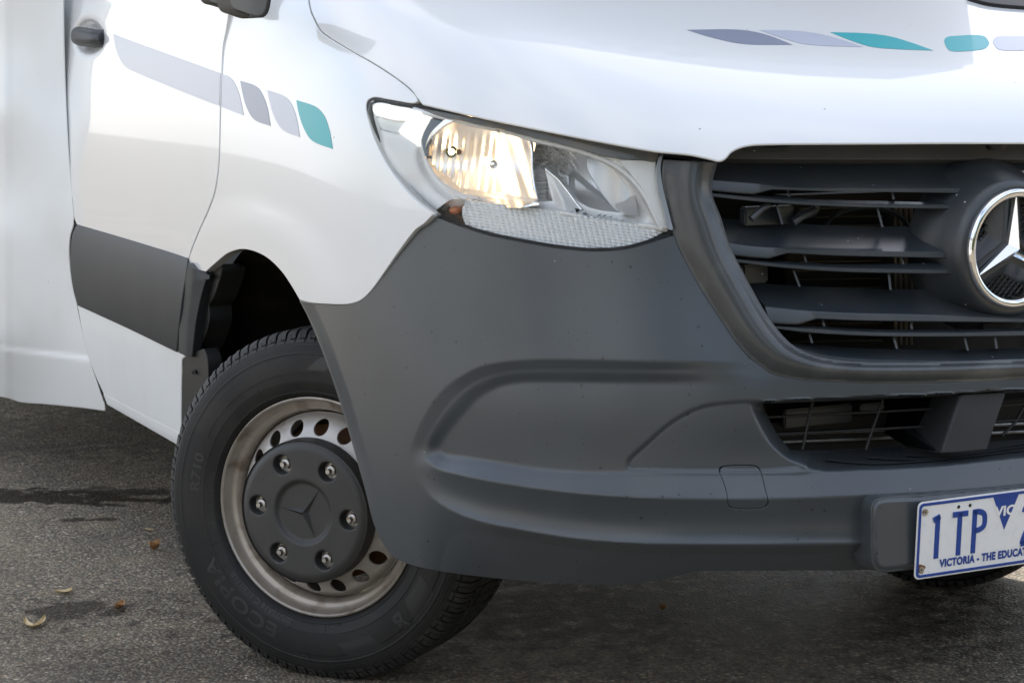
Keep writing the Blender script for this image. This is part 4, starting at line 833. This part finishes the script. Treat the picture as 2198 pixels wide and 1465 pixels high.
# radiator, pipes and plates seen through the openings
def frontbox(name, x0, y0, x1, y1, Y, dep, m, parent, bev=.003):
    a = pt_y(x0, y0, Y); b = pt_y(x1, y1, Y); return boxmesh(name, ((a[0]+b[0])/2, Y+dep/2, (a[2]+b[2])/2), (abs(b[0]-a[0]), dep, abs(a[2]-b[2])), m, parent, bev)
M['rad'] = mat('radiator_core', (.030, .026, .022), .6, metal=.3); M['wire'] = mat('radiator_tube', (.20, .165, .12), .5, metal=.6); M['alu'] = mat('dull_aluminium', (.42, .42, .41), .4, metal=.9, noise=[((.2, .19, .17), 40, .45, .7)])
RAD = frontbox('radiator', 1690, 420, 2190, 790, .20, .05, M['rad'], VAN)
for k in range(16):
    y = 445+k*19; x0, x1 = (1700, 1895) if k % 2 else (1715, 1890); tube('radiator_tube', [pt_y(x0, y+3, .195), pt_y((x0+x1)/2, y+1.2, .195), pt_y(x1, y, .195)], .0016, M['wire'], RAD, 6)
for x in (1922, 1933, 1944, 1955): tube('radiator_hose', [pt_y(x, 440, .185), pt_y(x, 600, .185), pt_y(x, 740, .185)], .0035, M['wire'], RAD, 8)
tube('fan_shroud_ring', [pt_y(1860+95*math.cos(a), 505-60*math.sin(a), .175) for a in np.linspace(.1, 3.0, 20)], .004, mg, RAD, 8)
frontbox('bracket_plate', 1600, 445, 1705, 480, .12, .02, mg, RAD); frontbox('bracket_plate', 1596, 570, 1650, 606, .12, .02, mg, RAD)
frontbox('bracket_plate', 2112, 694, 2185, 703, .06, .02, M['valance'], RAD, .001)
tube('hose', [pt_y(1612, 470, .10), pt_y(1635, 448, .10), pt_y(1650, 440, .10)], .006, mg, RAD, 10)
tube('hose', [pt_y(1700, 478, .11), pt_y(1722, 462, .11), pt_y(1748, 452, .12), pt_y(1752, 440, .12)], .008, mg, RAD, 10)

# --- emblem ---
EC = pt_y(2177, 532.5, .006); tE = float(t_y(2177, 531, -.012)); ER = 128.8*tE/FPX
EM = empty('star_emblem', tuple(EC), VAN); EM.rotation_euler = (R(90), 0, 0)   # local Z faces forward
def EMrows(prof, n=96): return [[(r*ER*math.cos(2*math.pi*k/n), r*ER*math.sin(2*math.pi*k/n), z) for k in range(n)] for r, z in prof]
loft('emblem_boss', EMrows([(1.50, -.096), (1.45, -.080), (1.38, -.064), (1.32, -.053), (1.25, -.037), (1.17, -.013), (1.12, -.003), (1.06, .001), (1.0, .001), (.97, -.01), (.97, -.05)]), mg, EM, True, 40)
loft('chrome_ring', EMrows([(1.005, -.006), (1.008, .003), (.990, .009), (.94, .0110), (.88, .009), (.855, .004), (.842, -.004), (.838, -.02)]), M['chrome'], EM, True, 60)
loft('emblem_backing', EMrows([(.93, -.034), (.5, -.036), (.001, -.036)]), M['gap'], EM, True, 40)
V, F = [(0, 0, .014)], []
for k in range(3):
    a = R(90+120*k); b = R(150+120*k); V.append((.915*ER*math.cos(a), .915*ER*math.sin(a), .001)); V.append((.135*ER*math.cos(b), .135*ER*math.sin(b), -.001))
for k in range(3): t_, r_, l_ = 1+2*k, 2+2*((k+2) % 3), 2+2*k; F += [(0, r_, t_), (0, t_, l_)]
n0 = len(V)
for v in V[1:7]: V.append((v[0], v[1], v[2]-.008))
for i in range(6): a, b = 1+i, 1+(i+1) % 6; F.append((a, b, n0+(i+1) % 6, n0+i))
mesh('star', V, F, M['chrome'], EM, False)
for k in range(3):                               # dark arms behind the star
    a = R(90+120*k); d = np.array([math.cos(a), math.sin(a), 0]); e = np.array([-d[1], d[0], 0])
    V = [tuple(d*ER*r+e*ER*w+np.array([0, 0, z])) for r, w, z in ((-.05, -.42, -.030), (.90, -.42*.86, -.030), (.93, -.16, -.012), (.0, -.2, -.008), (.0, .2, -.008), (.93, .16, -.012), (.90, .42*.86, -.030), (-.05, .42, -.030))]
    mesh('emblem_arm', V, [(0, 3, 2, 1), (3, 4, 5, 2), (4, 7, 6, 5)], mg, EM, False)
V, F = [], []
for s_ in (1, -1):                               # diamond mesh
    for k in range(-11, 12):
        c = k*.088; h = math.sqrt(max(0, .92**2-c*c)); d = np.array([1, s_, 0])/math.sqrt(2); e = np.array([-d[1], d[0], 0])
        p0, p1 = e*c-d*h, e*c+d*h; w = e*.009; b = len(V)
        V += [tuple((p0-w)*ER+[0, 0, -.030]), tuple((p0+w)*ER+[0, 0, -.030]), tuple((p1+w)*ER+[0, 0, -.030]), tuple((p1-w)*ER+[0, 0, -.030])]
        V += [tuple((p0)*ER+[0, 0, -.026]), tuple((p1)*ER+[0, 0, -.026])]; F += [(b, b+4, b+5, b+3), (b+4, b+1, b+2, b+5)]
mesh('emblem_mesh', V, F, M['greyband'], EM, False)

# --- lower intake: grid, condenser, centre post, step ribs ---
LI = empty('lower_intake', (0, 0, 0), VAN)
frontbox('intake_back', 1600, 840, 2290, 990, .19, .02, M['liner'], LI)
cdn = frontbox('condenser', 1655, 908, 2290, 965, .165, .02, M['rad'], LI, .002)
for k in range(3): a = pt_y(1660, 915+k*17, .155); b = pt_y(2290, 888+k*17, .155); tube('condenser_tube', [a, (a+b)/2, b], .0032, M['alu'], LI, 8) if k else None
frontbox('intake_plate', 1685, 880, 1830, 905, .15, .01, mg, LI); frontbox('intake_plate', 1850, 868, 1900, 880, .15, .01, M['greyband'], LI)
def bar(pts, r, m=mg):
    P_ = [at(np.array(float(x)), np.array(float(y)), FH2(np.array([float(x)]), np.array([min(float(y), 830.)]))[0]+.085) for x, y in pts]; return tube('intake_bar', P_, r, m, LI, 8)
bar([(1640, 895), (1740, 890), (1870, 884), (2000, 877)], .0024, M['black']); bar([(1665, 931), (1760, 927), (1870, 921), (1980, 915)], .0024, M['black'])
for x0, x1 in ((1745, 1722), (1895, 1858)): bar([(x0, 858), ((x0+x1)/2, 910), (x1, 965)], .0028, M['black'])
bar([(2140, 870), (2200, 866), (2270, 860)], .0024, M['black']); bar([(2130, 905), (2200, 900), (2270, 894)], .0024, M['black']); bar([(2210, 850), (2180, 905), (2150, 935)], .0028, M['black'])
FPO = Field((1900, 830, 2190, 990), lambda x, y: t_body(x, y)+.020+.004*sstep(870, 965, y)+.10*np.clip((2056-.33*(y-862)-x)/55, 0, 2), 4, 2)
panel('intake_post', [(2003, 850, 1), (2060, 849), (2157, 844, 1), (2136, 905), (2117, 962, 1), (2020, 968), (1946, 955, 1), (1975, 905)], FPO, M['plastic_side'], LI, step=5, bstep=5, flange=.12, rnd=.003, backdir=(0, .95, .2))
for c in ([(1772, 986), (1830, 992), (1880, 994), (1990, 988), (2198, 965), (2270, 957)], [(1860, 981), (1930, 985), (1990, 984), (2198, 958), (2270, 949)], [(1945, 976), (1995, 979), (2040, 977), (2198, 951), (2270, 941)]):
    c_ = curve(c, False, 6); nx = np.stack([np.gradient(c_[:, 1]), -np.gradient(c_[:, 0])], 1); nx /= np.linalg.norm(nx, axis=1)[:, None]
    rows = []
    for k, l_ in ((-2.6, .002), (-1.6, -.012), (1.6, -.012), (2.6, .002)): q = c_+nx*k; rows.append(at(q[:, 0], q[:, 1], FU_(q[:, 0], q[:, 1])+l_))
    loft('step_rib', rows, M['plastic'], LI)

# --- plate carrier and number plate ---
def t_carrier(px, py):
    d = pdist(curve(carr, True, 4), px, py, True); return t_y(px, py, -.066)+.010*(1-sstep(0, 9, d))
carr = [(1875, 1082), (1884, 1072), (1975, 1064, 1), (2275, 1036, 1), (2275, 1196, 1), (1965, 1219), (1886, 1223), (1875, 1208), (1872, 1150)]
panel('plate_carrier', carr, Field((1850, 1020, 2300, 1245), t_carrier, 3, 1), M['plastic'], VAN, step=5, bstep=4, flange=.05, rnd=.002)
PC = pt_y(2155, 1135.5, -.078); PL = empty('number_plate', tuple(PC), VAN); PL.rotation_euler = (R(90)+.045, R(-.3), 0)   # local X right, Y up, Z forward
M['pw'] = mat('plate_white', (.86, .86, .85), .35, coat=.3, noise=[((.78, .78, .77), 60, .5, .8)], speck=[((.08, .06, .05), 70, .07, .12)]); M['pb'] = mat('plate_blue', (.002, .050, .29), .35, coat=.2, speck=[((.5, .55, .6), 120, .06, .06)])
def rrect(w, h, r, n=6):
    return np.array([(cx+r*math.cos(R(a)), cy+r*math.sin(R(a))) for cx, cy, a0 in ((w-r, h-r, 0), (r-w, h-r, 90), (r-w, r-h, 180), (w-r, r-h, 270)) for a in np.linspace(a0, a0+90, n)])
def slab(name, poly, z0, z1, m, parent, bev=.0006, hole=None):
    bm = bmesh.new()
    if hole is None:
        f = bm.faces.new([bm.verts.new((*p, z0)) for p in poly])
    else:
        a = [bm.verts.new((*p, z0)) for p in poly]; b = [bm.verts.new((*p, z0)) for p in hole]; n = len(a)
        for i in range(n): bm.faces.new([a[i], a[(i+1) % n], b[(i+1) % n], b[i]])
    e = bmesh.ops.extrude_face_region(bm, geom=bm.faces[:]); bmesh.ops.translate(bm, vec=(0, 0, z1-z0), verts=[v for v in e['geom'] if isinstance(v, bmesh.types.BMVert)])
    bmesh.ops.recalc_face_normals(bm, faces=bm.faces[:])
    if bev: bmesh.ops.bevel(bm, geom=[e_ for e_ in bm.edges if abs(e_.verts[0].co.z-z1) < 1e-6 and abs(e_.verts[1].co.z-z1) < 1e-6 and len(e_.link_faces) == 2 and e_.calc_face_angle(0) > .5], offset=bev, segments=2, affect='EDGES')
    me = bpy.data.meshes.new(name); bm.to_mesh(me); bm.free(); o = link(name, me, m, parent); me.set_sharp_from_angle(angle=R(35)); return o
slab('plate', rrect(.186, .067, .010), -.0012, 0, M['pw'], PL)
slab('plate_border', rrect(.1832, .0642, .0085), -.0004, .0012, M['pb'], PL, .0004, rrect(.1784, .0594, .005))
def strokes(ch, cx, segs, w, rise=.0014):         # embossed character from centre lines
    for seg in segs:
        c = curve([(cx+x, y, *k) for x, y, *k in seg], False, .0015); tg = np.gradient(c, axis=0); nr = np.stack([-tg[:, 1], tg[:, 0]], 1); nr /= np.linalg.norm(nr, axis=1)[:, None]
        poly = np.vstack([c+nr*w/2, (c-nr*w/2)[::-1]]); rows = []
        rows = [[(*(p+n_*k), z) for p, n_ in zip(c, nr)] for k, z in ((-w/2-.0010, 0), (-w/2, rise), (w/2, rise), (w/2+.0010, 0))]
        loft('plate_character', rows, M['pb'], PL, sharp=30)
y0, y1, w_ = -.034, .042, .0083
strokes('1', -.143, [[(0, y0, 1), (0, .0402, 1)], [(.0042, y1-.0040, 1), (-.0100, .0325, 1)]], w_)
strokes('T', -.0965, [[(0, y0, 1), (0, y1-.001, 1)], [(-.0165, y1-.0045, 1), (.0165, y1-.0045, 1)]], w_)
strokes('P', -.054, [[(-.0110, y0, 1), (-.0110, y1, 1)], [(-.0150, y1-.0045, 1), (-.002, y1-.0045), (.0085, .0325), (.0110, .0215), (.0085, .0105), (-.002, .0055), (-.0110, .0055, 1)]], w_)
strokes('2', .054, [[(-.0125, .026, 1), (-.009, .0345), (0, y1-.0045), (.009, .0345), (.0115, .0245), (.007, .012), (-.007, -.012), (-.0125, -.026), (-.0125, y0+.0045, 1)], [(-.0165, y0+.0045, 1), (.0150, y0+.0045, 1)]], w_)
slab('plate_triangle', [(-.0275, .0592), (0, -.0005), (.0275, .0592)][::-1], 0, .0004, M['pb'], PL, 0)
def flat(s, size, x, y, sx, m, bold, sp=1.0, z=.0007):
    V, F = text_mesh(s, size, bold, 'CENTER', sp); mesh('plate_lettering', [(x+v[0]*sx, y+v[1], z) for v in V], F, m, PL, False)
flat('VIC', .0235, 0, .0255, 1.18, M['pw'], .0009); flat('VICTORIA - THE EDUCATION STATE', .0182, 0, -.0502, .84, M['pb'], .0010, 1.08)
M['rust'] = mat('rust', (.23, .10, .04), .8)
for (x, y) in ((-.171, .0490), (-.173, -.0500)):
    for r, z0, z1, m_ in ((.0056, .0005, .0025, M['nut']), (.0020, .0024, .0027, M['gap'])): slab('plate_screw', circle(x, y, r, 18), z0, z1, m_, PL, .0004)
slab('rust_stain', [(-.173+.0082*math.cos(a)*(1+.25*math.sin(3*a)), -.0490+.0088*math.sin(a)*(1+.2*math.cos(2*a+1))) for a in np.linspace(0, 6.28, 24, endpoint=False)], 0, .0004, M['rust'], PL, 0)
for (x, y) in ((-.1005, .0505), (-.0765, .0505)): slab('plate_hole', circle(x, y, .0032, 14), 0, .0003, M['gap'], PL, 0)

# ------------------------------------------------------------------ fallen leaves
M['leafp'] = mat('pale_dry_leaf', (.60, .47, .27), .6, noise=[((.45, .30, .14), 60, .5, .7)]); M['leafb'] = mat('brown_dry_leaf', (.33, .16, .06), .7, noise=[((.5, .3, .14), 90, .4, .7)])
def leaf(label, pts, width, m, arch_=.006, cat='leaf'):
    P_ = [np.array(gpos(x, y)) for x, y in pts]; c = curve([tuple(p) for p in P_], False, .004); n = len(c); tg = np.gradient(c, axis=0); nr = np.stack([-tg[:, 1], tg[:, 0]], 1); nr /= np.linalg.norm(nr, axis=1)[:, None]
    org = c.mean(0); s = np.linspace(0, 1, n); wd = width*np.sin(np.pi*np.clip(s, .02, .97))**.7; rows = []
    for k in (-1, -.5, 0, .5, 1): rows.append([(*(c[i]+nr[i]*wd[i]*k-org), .003+arch_*abs(k)*1.0+arch_*(1-math.sin(math.pi*s[i]))*.6) for i in range(n)])
    V = [p for r in rows for p in r]; F = [(i*n+j, i*n+j+1, (i+1)*n+j+1, (i+1)*n+j) for i in range(4) for j in range(n-1)]
    V += [(x, y, z-.0008) for x, y, z in V]; k = 5*n; F += [tuple(k+i for i in f[::-1]) for f in F]
    o = mesh('fallen_leaf', V, F, m, None); o.location = (*org, 0); o['label'] = label; o['category'] = cat; o['group'] = 'leaves fallen on the asphalt'; return o
leaf('pale crescent shaped dry leaf with both tips curling up on the asphalt', [(54, 1335), (58, 1345), (72, 1349), (87, 1343), (97, 1330)], .0075, M['leafp'], .007)
leaf('flat straight cream leaf lying beside the round damp patch', [(118, 1276), (130, 1275), (145, 1274), (156, 1271)], .011, M['leafp'])
leaf('small torn tan leaf at the right rim of the round damp patch', [(249, 1313), (256, 1308), (265, 1302)], .012, M['leafb'], .010)
leaf('crumpled reddish brown leaf on the asphalt close to the tyre', [(323, 1184), (331, 1181), (343, 1178)], .016, M['leafb'], .016)
leaf('tiny red brown leaf under the middle of the bumper', [(1414, 1311), (1421, 1310), (1429, 1308)], .010, M['leafb'], .008)
leaf('thin dry twig like leaf lying between the brown leaf and the dark puddle', [(311, 1138), (320, 1139), (329, 1141)], .004, M['leafp'], .003)

# ------------------------------------------------------------------ the far half of the cab, mirrored
def far_copy(o, par):
    c = o.copy(); S.collection.objects.link(c); c.parent = par
    for ch in list(o.children): far_copy(ch, c)
    return c
for nm in ('front_wing', 'door', 'side_moulding', 'moulding_end_cap', 'sill_panel', 'sill_strip', 'cab_side_panel', 'headlight', 'door_mirror', 'wheel_arch_liner', 'tow_eye_cover'):
    far_copy(bpy.data.objects[nm], VAN).scale = (-1, 1, 1)
for nm in ('bonnet', 'bumper', 'grille_surround'):
    src = bpy.data.objects[nm].data; V = np.array([tuple(v.co) for v in src.vertices])*[-1, 1, 1]; q = V-CAM; pxs = PW/2+FPX*(q@rt)/(q@fw); F = []
    for f in src.polygons:
        ids = list(f.vertices)
        if pxs[ids].mean() > 2269: F.append(ids[::-1])
    used = sorted({i for f in F for i in f}); mpx = {v: i for i, v in enumerate(used)}
    mesh(nm, V[used], [[mpx[i] for i in f] for f in F], src.materials[0], VAN)
